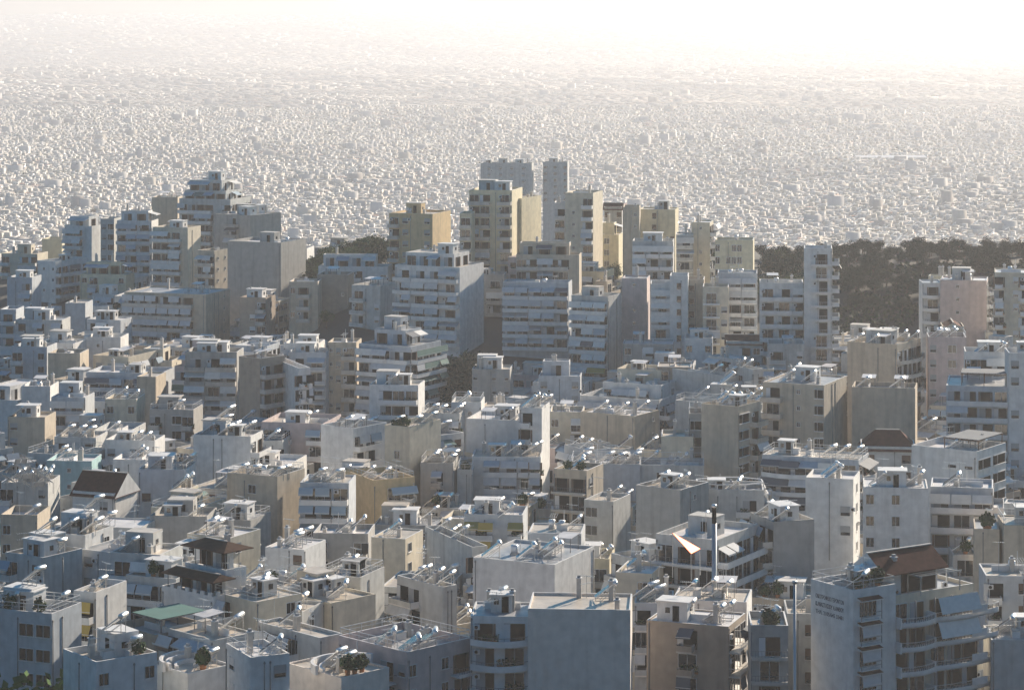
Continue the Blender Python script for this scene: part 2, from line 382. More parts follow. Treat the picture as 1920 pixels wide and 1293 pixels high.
def chimney(root,x,y,z,h,wall='slab2'):
    k=('chim',wall,round(h,1))
    if k not in CACHE:
        m=MB(); m.box(-.3,.3,-.3,.3,0,h,wall); m.box(-.38,.38,-.38,.38,h,h+.1,'slab'); m.box(-.2,.2,-.2,.2,h+.1,h+.4,'shut_g'); CACHE[k]=m.mesh('chimney')
    obj('chimney',CACHE[k],root,(x,y,z))
def pergola(root,x0,x1,y0,y1,z,h,col='slab',cover=None,name='pergola'):
    m=MB()
    for x in (x0,x1):
        for i in range(max(2,int((y1-y0)/3.5)+1)):
            y=y0+(y1-y0)*i/(max(2,int((y1-y0)/3.5)+1)-1); m.obox((x,y,z),(x,y,z+h),.13,.13,col)
    for x in (x0,x1): m.obox((x,y0-.2,z+h),(x,y1+.2,z+h),.14,.16,col)
    n=max(3,int((y1-y0)/.9))
    for i in range(n+1):
        y=y0+(y1-y0)*i/n; m.obox((x0-.3,y,z+h+.14),(x1+.3,y,z+h+.14),.08,.12,col)
    if cover: m.box(x0-.2,x1+.2,y0-.1,y1+.1,z+h+.21,z+h+.26,cover)
    obj(name,m.mesh(name),root)
def pitched(root,x0,x1,y0,y1,z,rise,axis='y',hip=.0,ov=.4,m_='tile',wall=None):
    m=MB(); x0-=ov;x1+=ov;y0-=ov;y1+=ov
    if axis=='y': xm=(x0+x1)/2; r0=(xm,y0+hip,z+rise); r1=(xm,y1-hip,z+rise)
    else: ym=(y0+y1)/2; r0=(x0+hip,ym,z+rise); r1=(x1-hip,ym,z+rise)
    c=[(x0,y0,z),(x1,y0,z),(x1,y1,z),(x0,y1,z)]
    if axis=='y': fs=[(0,4,5,3),(1,2,5,4),(0,1,4),(2,3,5)]
    else: fs=[(0,1,5,4),(2,3,4,5),(0,4,3),(1,2,5)]
    gab=[2,3]
    for i,f in enumerate(fs): m.add(c+[r0,r1],[f], m_ if (i not in gab or hip>0 or wall is None) else wall)
    m.add([(x,y,z-.12) for x,y,_ in c]+c,[(3,2,1,0),(0,1,5,4),(1,2,6,5),(2,3,7,6),(3,0,4,7)],m_)
    m.obox(r0,r1,.3,.12,'slab2')
    obj('pitched_roof',m.mesh('pitched_roof'),root)
NB=0
def B(x0,xc,x1,yt,vb,D,th,col,A,Bf,n,l='',**k):
    global NB
    NB+=1; rnd=random.Random(k.get('seed',NB*17+3))
    wa=(xc-x0)*D/F; wb=(x1-xc)*D/F; dep=k.get('dep',11.0)
    if th<45:
        bl=wb/max(.05,math.sin(rad(th)))
        if bl<7 or bl>15:
            bb=min(max(bl,8.0),14); th=max(2.5,math.degrees(math.asin(min(.9,wb/bb)))); bl=bb
        b=bl; a=wa/math.cos(rad(th))
    else:
        al=wa/max(.05,math.cos(rad(th)))
        if al<7 or al>18:
            aa=min(max(al,8.0),17); th=90-max(2.5,math.degrees(math.asin(min(.9,wa/aa)))); al=aa
        a=al; b=wb/math.sin(rad(th))
    a=max(a,2.5); b=max(b,2.5)
    X=xpx(xc,D); G=gz(X,D); par=k.get('par',rnd.choice((.35,.6,.85,.85,1.05)) if D>640 else rnd.choice((.25,.4,.6,.8))); H=zpx(yt,D)-G-par
    if H<2.5: G-=2.6-H; H=2.6
    root=bpy.data.objects.new(k.get('kind','apartment_block'),None); COL.link(root)
    root.location=(X,D*DS,G); root.rotation_euler=(0,0,rad(90-th)); root.empty_display_size=.5
    lab=(n+' '+l).strip()
    if lab in USED: print('DUPLABEL',lab)
    USED.add(lab); tag(root,lab,k.get('cat','apartment block'),k.get('group','apartment blocks and houses of the nearer town'))
    roof=k.get('roof',rnd.choice(['roof_tan','roof_tan','roof_grey','roof_white']))
    cap=k.get('cap','slab' if rnd.random()<.6 else col)
    obj('wall',shell('wall',0,0,b,a,-9,H,col,par,cap),root)
    rb=MB(); rb.box(.22,b-.22,.22,a-.22,H+.004,H+.05,roof,False); obj('roof',rb.mesh('roof'),root)
    zb=max(0.2, zpx(vb,D)-G-5.0); fl=k.get('fl',3.0); ap=k.get('ap',.5); aw=k.get('aw')
    zf=H+k.get('foff',.0)
    if A: facade(root,rnd,'A',a,A,(0,0),zf,zb,col,ap,fl,aw,k.get('bd',1.6))
    if Bf: facade(root,rnd,'B',b,Bf,(0,0),zf,zb,col,ap,fl,aw,k.get('bd',1.6))
    # thin slab line under the parapet
    if D<900 and not k.get('pitch') and k.get('rail',rnd.random()<.3): roofrail(root,b,a,H+par)
    top=H; phs=k.get('ph'); bx0,bx1,by0,by1=.6,b-.6,.6,a-.6
    if phs:
        for (dA,dB,nf,*rest) in phs:
            pa=rest[0] if rest else 'b'; px0=bx0+dA; py0=by0+dB; pb=max(3,bx1-px0); pa_=max(3,by1-py0)
            Hn=top+nf*2.9
            pw=rest[1] if len(rest)>1 else col
            sh=shell('penthouse',px0,py0,pb,pa_,top+.05,Hn,pw,.35,'slab'); po=obj('penthouse',sh,root)
            rb=MB(); rb.box(px0+.22,px0+pb-.22,py0+.22,py0+pa_-.22,Hn+.004,Hn+.05,roof,False); obj('penthouse_roof',rb.mesh('penthouse_roof'),po)
            for side,L in (('A',pa_),('B',pb)):
                nd=int(L/3.2)
                for d in range(nd):
                    s0=L*(d+.5)/nd; me=m_door(rnd.choice((0,1,2)))
                    if side=='A': obj('terrace_door',me,po,(px0,py0+L-s0,top+.06),-math.pi/2)
                    else: obj('terrace_door',me,po,(px0+s0,py0,top+.06))
                    if rnd.random()<.55:
                        me=m_awning(L/nd,aw or rnd.choice(AWN),rnd.choice((0,2)))
                        if side=='A': obj('awning',me,po,(px0,py0+L-s0+L/nd/2,top+.1),-math.pi/2)
                        else: obj('awning',me,po,(px0+s0-L/nd/2,py0,top+.1))
            top=Hn; bx0,bx1,by0,by1=px0+.4,px0+pb-.4,py0+.4,py0+pa_-.4
    W_=bx1-bx0; D_=by1-by0
    pit=k.get('pitch')
    if pit: pitched(root,bx0-.6,bx1+.6,by0-.6,by1+.6,top+.12,pit[0],pit[1],pit[2] if len(pit)>2 else 0,wall=col)
    elif k.get('stair',rnd.random()<.3) and W_>4.5 and D_>5.5:
        sx=bx0+W_*rnd.uniform(.35,.6); sx=min(sx,bx1-3.3); sy=min(by0+D_*rnd.uniform(.2,.6),by1-4.3)
        stairhouse(root,sx,sy,top+.05,col if rnd.random()<.7 else 'gw',rnd)
        HOSTS.append((root,lab,n,'st',sx,sx+3.2,sy,sy+4.2,top+2.83,D,th,1 if rnd.random()<.4 else 0,rnd))
    if not pit:
        for c in range(k.get('ch',rnd.choice((0,1,1,2)))):
            chimney(root,rnd.uniform(bx0+.4,bx1-.4),rnd.uniform(by0+.4,by1-.4),top+.05,rnd.choice((1.2,1.8,2.4)))
        if k.get('perg'): 
            pg=k['perg']; pergola(root,.5+b*pg[0],b*pg[1]-.5,.5+a*pg[2],a*pg[3]-.5,H+.05,2.4,pg[4],pg[5])
        for c in range(k.get('fx',rnd.choice((3,4,5,6)))):
            nm_,fm_=fixture_mesh(rnd.choice((0,0,1,1,2,3,3,4,5,6,6,7,8,10,10)))
            if W_>5 and D_>5: obj(nm_,fm_,root,(rnd.uniform(bx0+1.8,bx1-1.8),rnd.uniform(by0+2.2,by1-2.2) if D_>6 else (by0+by1)/2,top+.05))
        hn=k.get('h', rnd.choice((1,2,2,3)) if D<1150 else rnd.choice((1,1,2)))
        HOSTS.append((root,lab,n,'rf',bx0+.8,max(bx0+.9,bx1-.8),by0+.7,max(by0+.8,by1-.7),top+.05,D,th,hn,rnd))
    if k.get('rect',1): RECTS.append((x0,x1,yt,vb,D))
    cth=math.cos(rad(90-th)); sth=math.sin(rad(90-th))
    FOOT.append([(X+cth*u-sth*v, D*DS+sth*u+cth*v) for u,v in ((0,0),(b,0),(b,a),(0,a))])
    root['_dims']=0
    del root['_dims']
    return root,a,b,H
# ------------------------------------------------------------------ the blocks of the photograph
# ridge, left part
B(118,172,190,424,520,1225,20,'wh','bb.','.','white block with rounded balconies at left ridge end','',ph=[(1.5,1.5,1)],h=3,aw='aw_grey')
B(188,214,222,410,520,1215,15,'gw','wo','','narrow grey slab between two white balcony blocks','',h=1)
B(218,284,290,414,520,1200,12,'wh','bbb|bb','','white balcony stack left of the tall beige complex','',ph=[(2,1,1)],h=4,ap=.6)
B(284,333,336,370,450,1225,8,'be','','','blank beige wall rising behind the left ridge blocks','',h=2,stair=False)
B(283,352,370,427,560,1150,18,'cr','bbb|bb.','.','tall cream block with long awning rows','at the left ridge',h=2,ap=.75,aw='aw_white')
B(332,432,462,374,460,1200,18,'gw','bb|bb.b','bb','stepped grey block crowned with roof plants','',ph=[(2,2,1),(2,2,1)],h=4,ap=.3)
B(368,402,424,470,560,1130,25,'be','aa','ss','slim beige block with dark loggias beside bare concrete','',h=1)
B(398,470,520,404,470,1180,25,'gy','.b.','..','brownish grey block with bare side wall','behind the bare concrete one',h=2)
B(422,527,566,455,560,1075,20,'gy','....','','twin bare concrete walls with a dark joint','above the brown roof terrace',stair=True,h=1,roof='roof_white')
B(78,116,122,448,490,1255,10,'ye','','','yellow cream gable at the far left slope','',h=2,stair=False)
B(0,70,80,476,520,1230,10,'cr','b.bb','','low cream block with heaters','at the left picture edge below the haze',h=3)
B(66,104,150,490,570,1160,20,'wh','.s.s','bb','white wall with four tiny windows','',h=1)
B(147,236,245,515,548,1140,10,'ye','wb..w','','low yellow block with square windows','',h=2,ph=[(3,2,1)])
B(12,60,68,520,600,1120,15,'bl','.b','','bluish block at the left edge below the cream one','',h=1)
B(122,160,165,568,626,1080,8,'bl','','','blank bluish white wall left of the dark cypress','',h=1,stair=False)
B(226,386,420,552,645,1040,18,'be','aaa|bbb.','.s','wide beige block with long pale awnings','under the left ridge complex',h=4,ap=.8,aw='aw_grey')
B(0,30,34,580,650,1030,10,'bl','bb','','bluish balcony block cut by the left picture edge','',h=2)
B(28,116,122,600,640,1020,10,'gw','b.b.b','','flat block with a dark terrace','at the left below the tiny-windowed wall',h=4)
B(160,226,240,600,640,1015,15,'bl','bb.','w','bluish block beside the cypress on the left','',h=2)
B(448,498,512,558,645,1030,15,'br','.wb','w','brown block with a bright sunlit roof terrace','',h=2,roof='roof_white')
# ridge, middle
B(728,811,843,401,500,1085,15,'oc','bw.w','','ochre block with a golden sunlit side wall','',h=4,ap=.3,roof='roof_tan')
B(596,727,732,500,530,1075,6,'wh','.w..b..w','','long low white terrace house below the park','',h=0,ph=[(4,3,1)])
B(862,884,890,400,500,1050,14,'ye','bb','','low balcony wing left of the tall ridge tower','',h=1,ap=.3)
B(879,960,980,357,480,1062,10,'ye','bbb.|bb','','tall cream tower with heaters on its top','at the ridge centre',h=4,ap=.45,stair=True)
B(962,978,1016,372,470,1075,20,'ye','.','','sunlit yellow side block of the tall ridge tower','',h=3,stair=False)
B(862,945,950,515,600,1035,8,'gy','bb.bb','','grey lower floors under the tall ridge tower','',h=0,ap=.3,stair=False)
B(1039,1060,1064,380,470,1070,10,'wh','bb','','white balcony strip left of the slender tower','',h=1,ap=.3)
B(1060,1112,1133,362,500,1060,14,'cr','.s.bb','','slender pale tower with a pale golden side','',h=2,ap=.35)
B(1133,1166,1170,388,425,1130,8,'gy','w.w','','block with a red brown top right of the slender tower','',h=0,pitch=(1.6,'y'))
B(1130,1160,1170,440,505,1100,25,'ye','w.','','low yellow house sunk between two ridge towers','',h=1,ph=[(2,1,1)])
B(1168,1199,1204,388,520,1062,10,'be','.s','','narrow beige tower in the right ridge group','',h=0,stair=True)
B(1199,1266,1276,393,450,1078,10,'ye','..w..w','','broad yellowish slab with a heater row','',h=6,stair=False)
B(1186,1262,1268,452,535,1010,8,'gw','aabb|bb','','pale block with full balcony rows','under the broad yellowish slab',h=2,ap=.5)
B(1268,1300,1304,440,520,1045,8,'gw','bb','','grey balcony strip beside a narrow beige tower','',h=1,ap=.6)
B(1297,1331,1342,417,530,1050,20,'cr','.s.','b','narrow cream tower near the bushes on the ridge','',h=2)
B(1341,1412,1420,450,520,1010,12,'ye','g.ggg|..','','cream hall with a dark glazed top storey','',h=0,stair=False,roof='roof_tan')
B(1346,1420,1426,512,640,965,8,'bl','bbb|bb','','bluish block with balcony rows','under the glazed cream hall',h=2,ap=.6)
# second line, centre left
B(542,596,600,528,640,1035,8,'be','w|bb.|','','beige block with window column and white balconies','',h=3,roof='roof_white')
B(594,652,660,515,640,1045,12,'br','..s','','taller brown slab with one column of small windows','',h=1)
B(658,713,746,536,660,1015,24,'gw','bb|.w','','grey block with a blank right side','beside the long balcony block',h=5,ap=.35)
B(738,862,906,501,650,985,24,'wh','bb|bbb|bb','','long white block with seven balcony rows','beside a blank grey gable',h=2,ap=.65,aw='aw_grey',ph=[(4,3,1)])
B(968,1086,1092,478,540,1010,6,'be','bb|bbb.','','wide block with a plant-filled balcony','above the awning wall',h=4,ap=.55,ph=[(2,2,1)])
B(943,1066,1074,530,700,985,8,'bl','aa|aaa','','broad facade of shut awnings','below the wide plant-balcony block',h=0,ap=.9,aw='aw_grey',stair=False)
B(1072,1140,1168,556,715,955,24,'gw','aaa','.','slim balcony stack with pairs of white awnings','',h=4,ap=.9,aw='aw_white')
B(1166,1213,1222,522,650,975,12,'pk','.s.','','pink slab with one column of narrow windows','',h=1,stair=False)
B(1220,1258,1262,532,650,962,8,'wh','aa','','white balcony column beside the pink slab','',h=0,ap=.8,aw='aw_white',stair=False)
B(1256,1290,1296,517,650,958,10,'wh','.w.','','white stair tower with one column of windows','',h=2,stair=False)
B(1288,1320,1326,524,650,965,8,'be','w.','','beige slab wedged beside the white stair tower','',h=0,stair=False)
B(1318,1366,1372,538,650,950,8,'cr','ll|w','','cream facade with two door balconies','',h=1,ap=.4)
B(1425,1506,1512,530,660,925,6,'wh','bbb|b','','white balcony block left of the slim white tower','',h=3,ap=.35)
B(1508,1560,1568,466,650,915,14,'wh','.|lll','bb','slim white tower standing alone before the pine hill','',h=1,ap=.15,ph=None,stair=False)
# second line, left
B(158,226,232,632,665,985,8,'wh','.s..','','white block with two heaters','left of the long terraces',h=2,stair=False)
B(89,150,156,662,710,940,10,'be','','','small blank beige house in the left valley','',h=0,stair=False)
B(20,88,96,650,720,950,15,'bl','b.w','','bluish house with a dark flat roof','at the left edge',h=2)
B(158,300,316,700,750,905,10,'bl','aaaa','','long terrace house with one awning line','',h=1,ap=.9)
B(39,94,98,724,770,880,6,'wh','','','plain white gable with one heater','in the left valley',h=1,stair=False)
B(95,160,166,745,790,865,10,'bl','aa','','bluish house under two broad roof awnings','',h=1,ap=1.)
B(256,292,302,706,790,880,20,'be','.','','square beige stairwell block in the left valley','',h=1,stair=False)
B(196,256,262,748,800,850,10,'cr','w.w','','small cream house with two dark windows','in the left valley',h=2)
B(279,362,372,768,840,845,10,'gy','b.ob','','grey block with shadowy balconies','left of the brown blank wall',h=1)
B(346,444,450,660,785,880,10,'gy','bb|aaa','','grey balcony block left of the brown blank wall','',h=3,ap=.7)
B(444,487,530,672,790,858,42,'br','','bb','brown blank wall with a white balcony side','',h=6,ap=.3)
B(500,560,566,690,790,850,70,'wh','','b.|b','white balcony wing right of the brown blank wall','',h=0,rect=0,ap=.4)
B(540,612,618,660,780,905,6,'bl','aa|bb','','bluish stack of awnings left of the small-windowed slab','',h=1,ap=.8)
B(614,668,674,642,780,910,8,'be','s|w|bb','','beige slab with a column of small square windows','',h=1,ap=.2)
B(670,770,824,650,790,900,28,'bl','aaa|bb','bb','long bending balcony block with pale awnings','above the small white penthouse block',h=0,ap=.7,ph=[(5,4,1)])
B(885,956,962,692,760,905,6,'gy','w..w.w','','grey house beside the dark valley trees','',h=1)
B(1010,1088,1094,705,760,890,8,'bl','w..w','','bluish house under the awning wall','',h=1,ph=[(3,2,1)])
# red-roofed and small houses under the ridge
B(1284,1336,1342,634,668,930,8,'wh','w.w','','little white house with three openings','above the terraced white hotel',h=0,stair=False,cat='house')
B(1362,1430,1436,640,670,925,6,'gw','wbw','','low house with a dark red tiled roof','left of the slim white tower foot',h=0,pitch=(1.8,'y'),cat='house')
B(1168,1262,1268,645,680,935,5,'gy','w.b.w','','low grey block right of the white awning stack','',h=0)
B(1440,1508,1514,645,690,900,5,'gw','bb.w','','low white block under the slim tower','',h=2)
B(1768,1808,1814,612,640,925,6,'cr','w','','tiny house with a red pitched roof','at the foot of the pine hill',h=0,pitch=(1.6,'x'),cat='house')
# right ridge
B(1730,1768,1770,530,610,972,10,'wh','cc','','rounded balcony flank left of the blank pinkish tower','',h=1,ap=.35,stair=False)
B(1766,1850,1866,526,620,965,12,'pk','.s..','cc','blank pinkish tower on the far right','',h=0,roof='roof_white',stair=True)
B(1868,1960,1975,512,640,930,10,'cr','b.wb.w','','cream block at the right edge under the pines','',h=4,ap=.4)
# middle distance, centre
B(1158,1240,1262,694,715,870,25,'cr','w.g.w','w.w','small cream top floor of the terraced hotel','',h=4,roof='roof_tan',stair=False)
B(1132,1240,1272,722,745,858,25,'wh','gaaag','ww','white terraced hotel storey with arched parapet','',h=0,ap=.7,bd=2.2,stair=False,aw='aw_grey')
B(1090,1236,1292,750,790,846,25,'wh','aaaaa','aa','lowest white terrace of the stepped hotel','',h=0,ap=.6,bd=2.2,stair=False)
B(1268,1368,1374,706,745,850,68,'gw','','aaaa','long low block with one grey awning strip','',h=2,ap=.95,roof='roof_white')
B(1372,1412,1424,692,730,845,60,'gw','w','.w','bright roofed stair block beside the long awning strip','',h=2,roof='roof_white',stair=False)
B(1233,1296,1302,688,720,870,12,'br','b.b','','brown block with glaring roof sheets','behind the terraced hotel',h=5,roof='roof_tan')
B(1240,1420,1440,760,800,800,70,'gw','','b.wb','low pale block with a lit heater row','behind the beige concrete house',h=5)
B(1318,1384,1434,762,890,748,32,'be','..','ob','plain beige concrete house with deep loggias','',h=1,roof='roof_tan',cap='be',stair=False)
B(1300,1318,1322,775,890,760,20,'gy','o','','grey strip with dark loggias left of the concrete house','',h=0,stair=False)
B(1240,1300,1306,818,885,755,8,'cr','','','pale cream box left of the grey loggia strip','',h=0,stair=False)
B(1090,1190,1240,780,840,800,32,'be','.','.s','long blank beige wall with two roof heaters','under the terraced hotel',h=3)
B(1030,1092,1098,772,830,815,8,'cr','w.r','','small cream house between tall white tower and beige wall','',h=0)
B(692,784,794,722,795,835,8,'wh','.|bbbb','','white block with a maroon striped lower balcony','',h=1,ap=.4,ph=None)
B(790,862,872,775,815,815,8,'gw','bb.b','','pale balcony block with a heater cluster','right of the maroon balcony block',h=5,ap=.6)
B(846,902,908,754,790,825,8,'wh','..s.','','small white block with a lit roof edge','left of the dark street trees',h=2,stair=False)
B(598,662,722,803,890,768,38,'wh','','bb.','stepped blank white wall with a balcony side','',h=2,ap=.6,roof='roof_grey')
B(720,768,824,800,895,750,30,'cr','.w.','.','plain cream block with two square windows','',h=3,roof='roof_tan')
B(874,975,1004,788,860,775,14,'wh','...','','tall white block with blank upper wall','at the picture centre',h=3,stair=False)
B(975,1016,1032,765,900,768,26,'wh','b.','','tall white stair tower with a sunlit edge','at the picture centre',h=5,ap=.3,stair=False,ph=None)
B(885,1014,1018,856,950,755,5,'wh','.aaa|ab','','lower awning floors of the tall white block','',h=4,ap=.9,aw='aw_grey',stair=False)
B(480,530,540,826,870,790,10,'gw','b.b','','low pale block left of the stepped white wall','',h=4)
# long list: middle left
B(13,84,92,782,830,830,10,'be','w..','','small beige house with a lit parapet','at the left edge of the valley',h=1)
B(100,180,190,820,850,795,10,'gw','b.w','','pale cluttered roof with one glaring tank','',h=3)
B(195,290,300,826,880,785,8,'wh','w.b.','','white house under a pale sheet roof','',h=2,roof='roof_white')
B(210,296,304,862,905,765,8,'wh','w...w','','white house with two black window holes','',h=2)
B(86,172,178,864,895,765,5,'tq','..s..','','turquoise roof wall above the maroon roof','',h=1,stair=False,cat='house')
B(360,470,486,818,895,742,12,'wh','...','b','blank white wall with one roof box','left of the cluttered terraces',h=4,roof='roof_white')
B(258,350,358,880,915,725,8,'wh','w..','','low white house with a thin curved ledge','',h=2,stair=False)
B(0,90,98,905,950,720,8,'gw','b..w','','flat roof crowded with tilted collector panels','',h=8,stair=False)
B(131,214,246,925,975,700,25,'wh','.w','.','white house with a steep maroon tile roof','',h=0,pitch=(3.6,'y'),cat='house')
B(421,520,564,893,1010,690,25,'be','.w.','.','tall beige blank wall with a heater terrace','at the left centre',h=4,roof='roof_tan')
B(562,654,662,905,980,688,6,'bl','aa|a','','row of wide grey awnings right of the tall beige wall','',h=2,ap=1,aw='aw_blue')
B(638,700,776,900,985,715,62,'oc','','.cc','tan block with a rounded white roof balcony','',h=2,roof='roof_tan',seed=5)
B(788,850,858,868,925,745,8,'gy','.b.','','grey concrete box with four tilted heaters','',h=4)
B(857,886,890,880,950,748,8,'gw','.','','narrow pale strip left of the awning floors','',h=0,stair=False)
B(1070,1200,1206,870,930,735,5,'bl','....','','wide bluish hall wall under a heater row','',h=6,stair=False,roof='roof_white')
B(1200,1320,1326,872,925,735,5,'gw','.o..','','pale hall end with a rusty side roof','',h=2,stair=False)
B(1039,1100,1134,882,1010,705,30,'be','rr','w.','worn beige block with rusty rail balconies','',h=2,ap=.1,roof='roof_tan')
B(1096,1150,1186,940,1040,690,40,'gw','g.','.','pale block with one big window','beside the worn beige balconies',h=1)
B(1195,1275,1335,918,1050,655,35,'gy','','.s.','high bare concrete gable with chimney stubs','right of the lower centre',h=3,roof='roof_tan')
B(1300,1432,1438,918,985,668,5,'gw','b..bb','','pale block crowned by white ring railings','',h=2,stair=False)
B(1600,1716,1732,728,840,775,20,'be','','','huge blank beige wall of the right hand block','',h=2,stair=False,roof='roof_grey',cap='be')
B(1435,1545,1604,722,850,765,24,'be','bb|.s.|o','..','long beige block with balcony end and window column','',h=4,ap=.35)
B(1595,1682,1742,646,720,835,30,'be','..','cc','beige block with six heaters and rounded balconies','',h=6,ap=.15,stair=True)
B(1742,1812,1820,632,740,845,6,'pk','w.v.','','pinkish wall with one wide blue window','',h=4)
B(1811,1888,1898,660,710,790,8,'wh','bb','','white penthouse block with a terrace of heaters','at the right',h=5,ap=.4,stair=False)
B(1778,1892,1920,725,850,765,10,'bl','bbbb','','broad white balcony block with dark pergola terraces','',h=0,ap=.35,perg=(0,.5,0,.8,'shut_b','aw_dark'),stair=False)
B(1893,1985,1992,662,850,758,5,'wh','w...','','white wall cut by the right picture edge','',h=1)
B(1435,1610,1640,862,935,700,20,'bl','ccc|cc','c','curved terrace block with a dark awning band','',h=3,ap=.9,aw='aw_dark')
B(1616,1716,1726,838,880,735,10,'gw','w.w','','house under a low maroon tiled hip','',h=0,pitch=(3.2,'y',3),cat='house')
B(1721,1832,1906,846,930,690,35,'wh','..ww','oo','white house with a dark roof pergola','at the right',h=3,perg=(.1,1,0,.6,'shut_b','aw_dark'),stair=False)
B(1513,1600,1624,898,1000,640,15,'wh','..w','w','white blank block with two stacked heaters','beside a shadowed tree',h=2,stair=False)
B(1621,1740,1752,915,1060,622,8,'wh','w.w..','','clean white wall with two columns of windows','',h=3,stair=False,roof='roof_white',fl=3.2)
B(1748,1862,1880,915,1040,628,15,'bl','bbb','b','shadowed balcony block with hanging plants','right of the clean white wall',h=1,ap=.3)
B(1828,1874,1890,992,1070,600,25,'be','.','.','beige blank block with a dark corner joint','at the right edge',h=0,stair=False)
B(1884,1990,1996,985,1070,596,5,'be','...','','beige wall with a white roof box','cut by the right picture edge',h=1)
# foreground, left
B(0,70,78,965,1020,660,8,'be','w..','','low beige shed row at the left edge','',h=1,stair=False,roof='roof_white')
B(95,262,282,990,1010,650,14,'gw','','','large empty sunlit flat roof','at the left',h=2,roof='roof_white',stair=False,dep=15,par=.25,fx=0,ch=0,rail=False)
B(73,160,198,1003,1060,600,30,'wh','.w.','.w','stained white roof house with three heaters','at the left',h=3,roof='roof_tan')
B(280,388,396,968,1010,660,8,'gy','....','','grey teal blank wall behind antennas','',h=2)
B(345,432,480,1008,1060,610,28,'cr','w..','w.','small pale house with two heaters','above the pergola villa',h=2,stair=False)
B(202,300,330,1040,1120,575,30,'gw','aaa','','slanting row of wide grey awnings','left of the pergola villa',h=1,ap=1,aw='aw_blue')
root,a1,b1,H1=B(290,400,474,1118,1190,545,42,'wh','..','..w','white villa with brown roofed terraces','and crenellated parapet',h=0,stair=False,par=.7,fx=0,ch=0,rail=False)
m=MB()
for i in range(int(a1/1.5)): m.box(0,.2,.4+i*1.5,1.1+i*1.5,H1+.7,H1+1.15,'wh')
for i in range(int(b1/1.5)): m.box(.6+i*1.5,1.2+i*1.5,0,.2,H1+.7,H1+1.15,'wh')
obj('crenellation',m.mesh('crenellation'),root)
po=obj('upper_storey',shell('upper_storey',3.2,1.2,b1-4.0,a1-2.2,H1+.05,H1+3.0,'wh',.5,'slab'),root)
for i in range(3): obj('terrace_door',m_door(i),po,(3.2,3+i*3.0,H1+.08),-math.pi/2)
pitched(root,.5,3.4,.6,a1-.6,H1+2.5,.7,'y',.8,.6,'tile_b')
for y in (.8,a1*.35,a1*.65,a1-.9): obj('terrace_post',m_pipe(3.0),root,(.3,y,H1-.4))
po=obj('roof_storey',shell('roof_storey',5.0,2.4,b1-7,a1-5,H1+3.05,H1+5.9,'wh',.1,'slab'),root)
for i in range(2): obj('terrace_door',m_door(i+1),po,(5.0,4+i*3.0,H1+3.1),-math.pi/2)
pitched(root,3.2,b1-1.0,1.4,a1-2,H1+5.95,.9,'y',2.2,.9,'tile_b')
for x,y in ((3.3,1.4),(3.3,a1-3),(3.3,a1*.5),(b1-2,1.4)): obj('terrace_post',m_pipe(3.0),root,(x,y,H1+3.0))
chimney(root,6,4,H1+6.4,1.0)
B(135,180,222,1110,1240,545,38,'wh','a','.','narrow white block with a mustard awning','',h=1,ap=1,aw='aw_yellow')
B(-40,97,137,1150,1293,520,22,'bl','g.gg','.','grey office block with dark ribbon windows','at the lower left',h=2,fl=3.1,seed=9)
B(196,290,384,1190,1240,520,45,'br','.','..','low brown walled yard house with a green canopy','',h=0,stair=False,par=1.0,fx=1,perg=(.1,1,0,.75,'rail','aw_green'))
B(101,180,284,1240,1293,478,45,'wh','.','w..w','white corner house with a dirty side wall','at the lower left',h=1,stair=True,roof='roof_tan')
def arc_wall(root,cx,cy,R,a0,a1_,z,h,col='slab'):
    m=MB(); n=14
    for i in range(n):
        t0=rad(a0+(a1_-a0)*i/n); t1_=rad(a0+(a1_-a0)*(i+1)/n)
        m.obox((cx+R*math.cos(t0),cy+R*math.sin(t0),z+h/2),(cx+R*math.cos(t1_),cy+R*math.sin(t1_),z+h/2),.35,h,col)
    obj('bench_wall',m.mesh('bench_wall'),root)
root,a1,b1,H1=B(270,352,428,1262,1293,500,46,'wh','.','.','lit pale terrace with curved bench walls','',h=1,stair=False,roof='roof_tan',par=.3,fx=0,rail=False)
for R,z in ((3.6,.9),(2.6,.5),(4.4,1.2)): arc_wall(root,b1*.5,a1*.35,R,20,170,H1+.05,z)
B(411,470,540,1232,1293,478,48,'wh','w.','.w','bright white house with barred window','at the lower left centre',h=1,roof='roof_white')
root,a1,b1,H1=B(528,640,726,1270,1293,490,46,'pw','.','','pink lit roof terrace with stone benches','at the bottom',h=2,roof='roof_tan',stair=False,par=.3,fx=1,rail=False)
for R,z in ((4.4,1.1),(3.4,.6)): arc_wall(root,b1*.5,a1*.3,R,10,170,H1+.05,z)
B(470,560,600,1150,1200,552,40,'gw','bb','w','pale low block with a grey canopy','behind the bright white house',h=2,ap=.9)
# foreground, centre
B(495,570,604,1030,1080,605,32,'wh','..w','.','little white roof house with three heaters','',h=3,stair=False)
B(596,676,716,1082,1130,580,32,'gw','.w','w.','pale roof house with two dark doors','',h=1)
B(500,620,700,1130,1180,562,45,'cr','b.','..','cream block with a wide cluttered roof','',h=4)
B(695,760,790,1010,1060,632,30,'cr','..','w.','square pale house with a bluish side','',h=1,stair=False)
B(586,690,698,1000,1040,660,10,'gy','b..b','','dark cluttered terrace with two heaters','under the awning row',h=2)
B(700,820,830,985,1010,690,12,'gy','a..b','','rooftop with one tilted grey canopy','under the tan block',h=1)
B(790,885,892,1025,1100,610,65,'gw','.','b.bb','pale facade with three long window slits','',h=2,ap=.1)
B(740,830,836,1100,1140,575,50,'gw','b.','..','cluttered pale roof with glaring tank','at the lower centre',h=4)
B(886,1040,1120,1058,1125,568,22,'wh','...','.','white tiled block with three big collectors','',h=4,stair=False,roof='roof_grey')
B(870,980,990,965,1020,665,12,'bl','aa.b','','dim terrace house with a bright glint','',h=3,ap=.8)
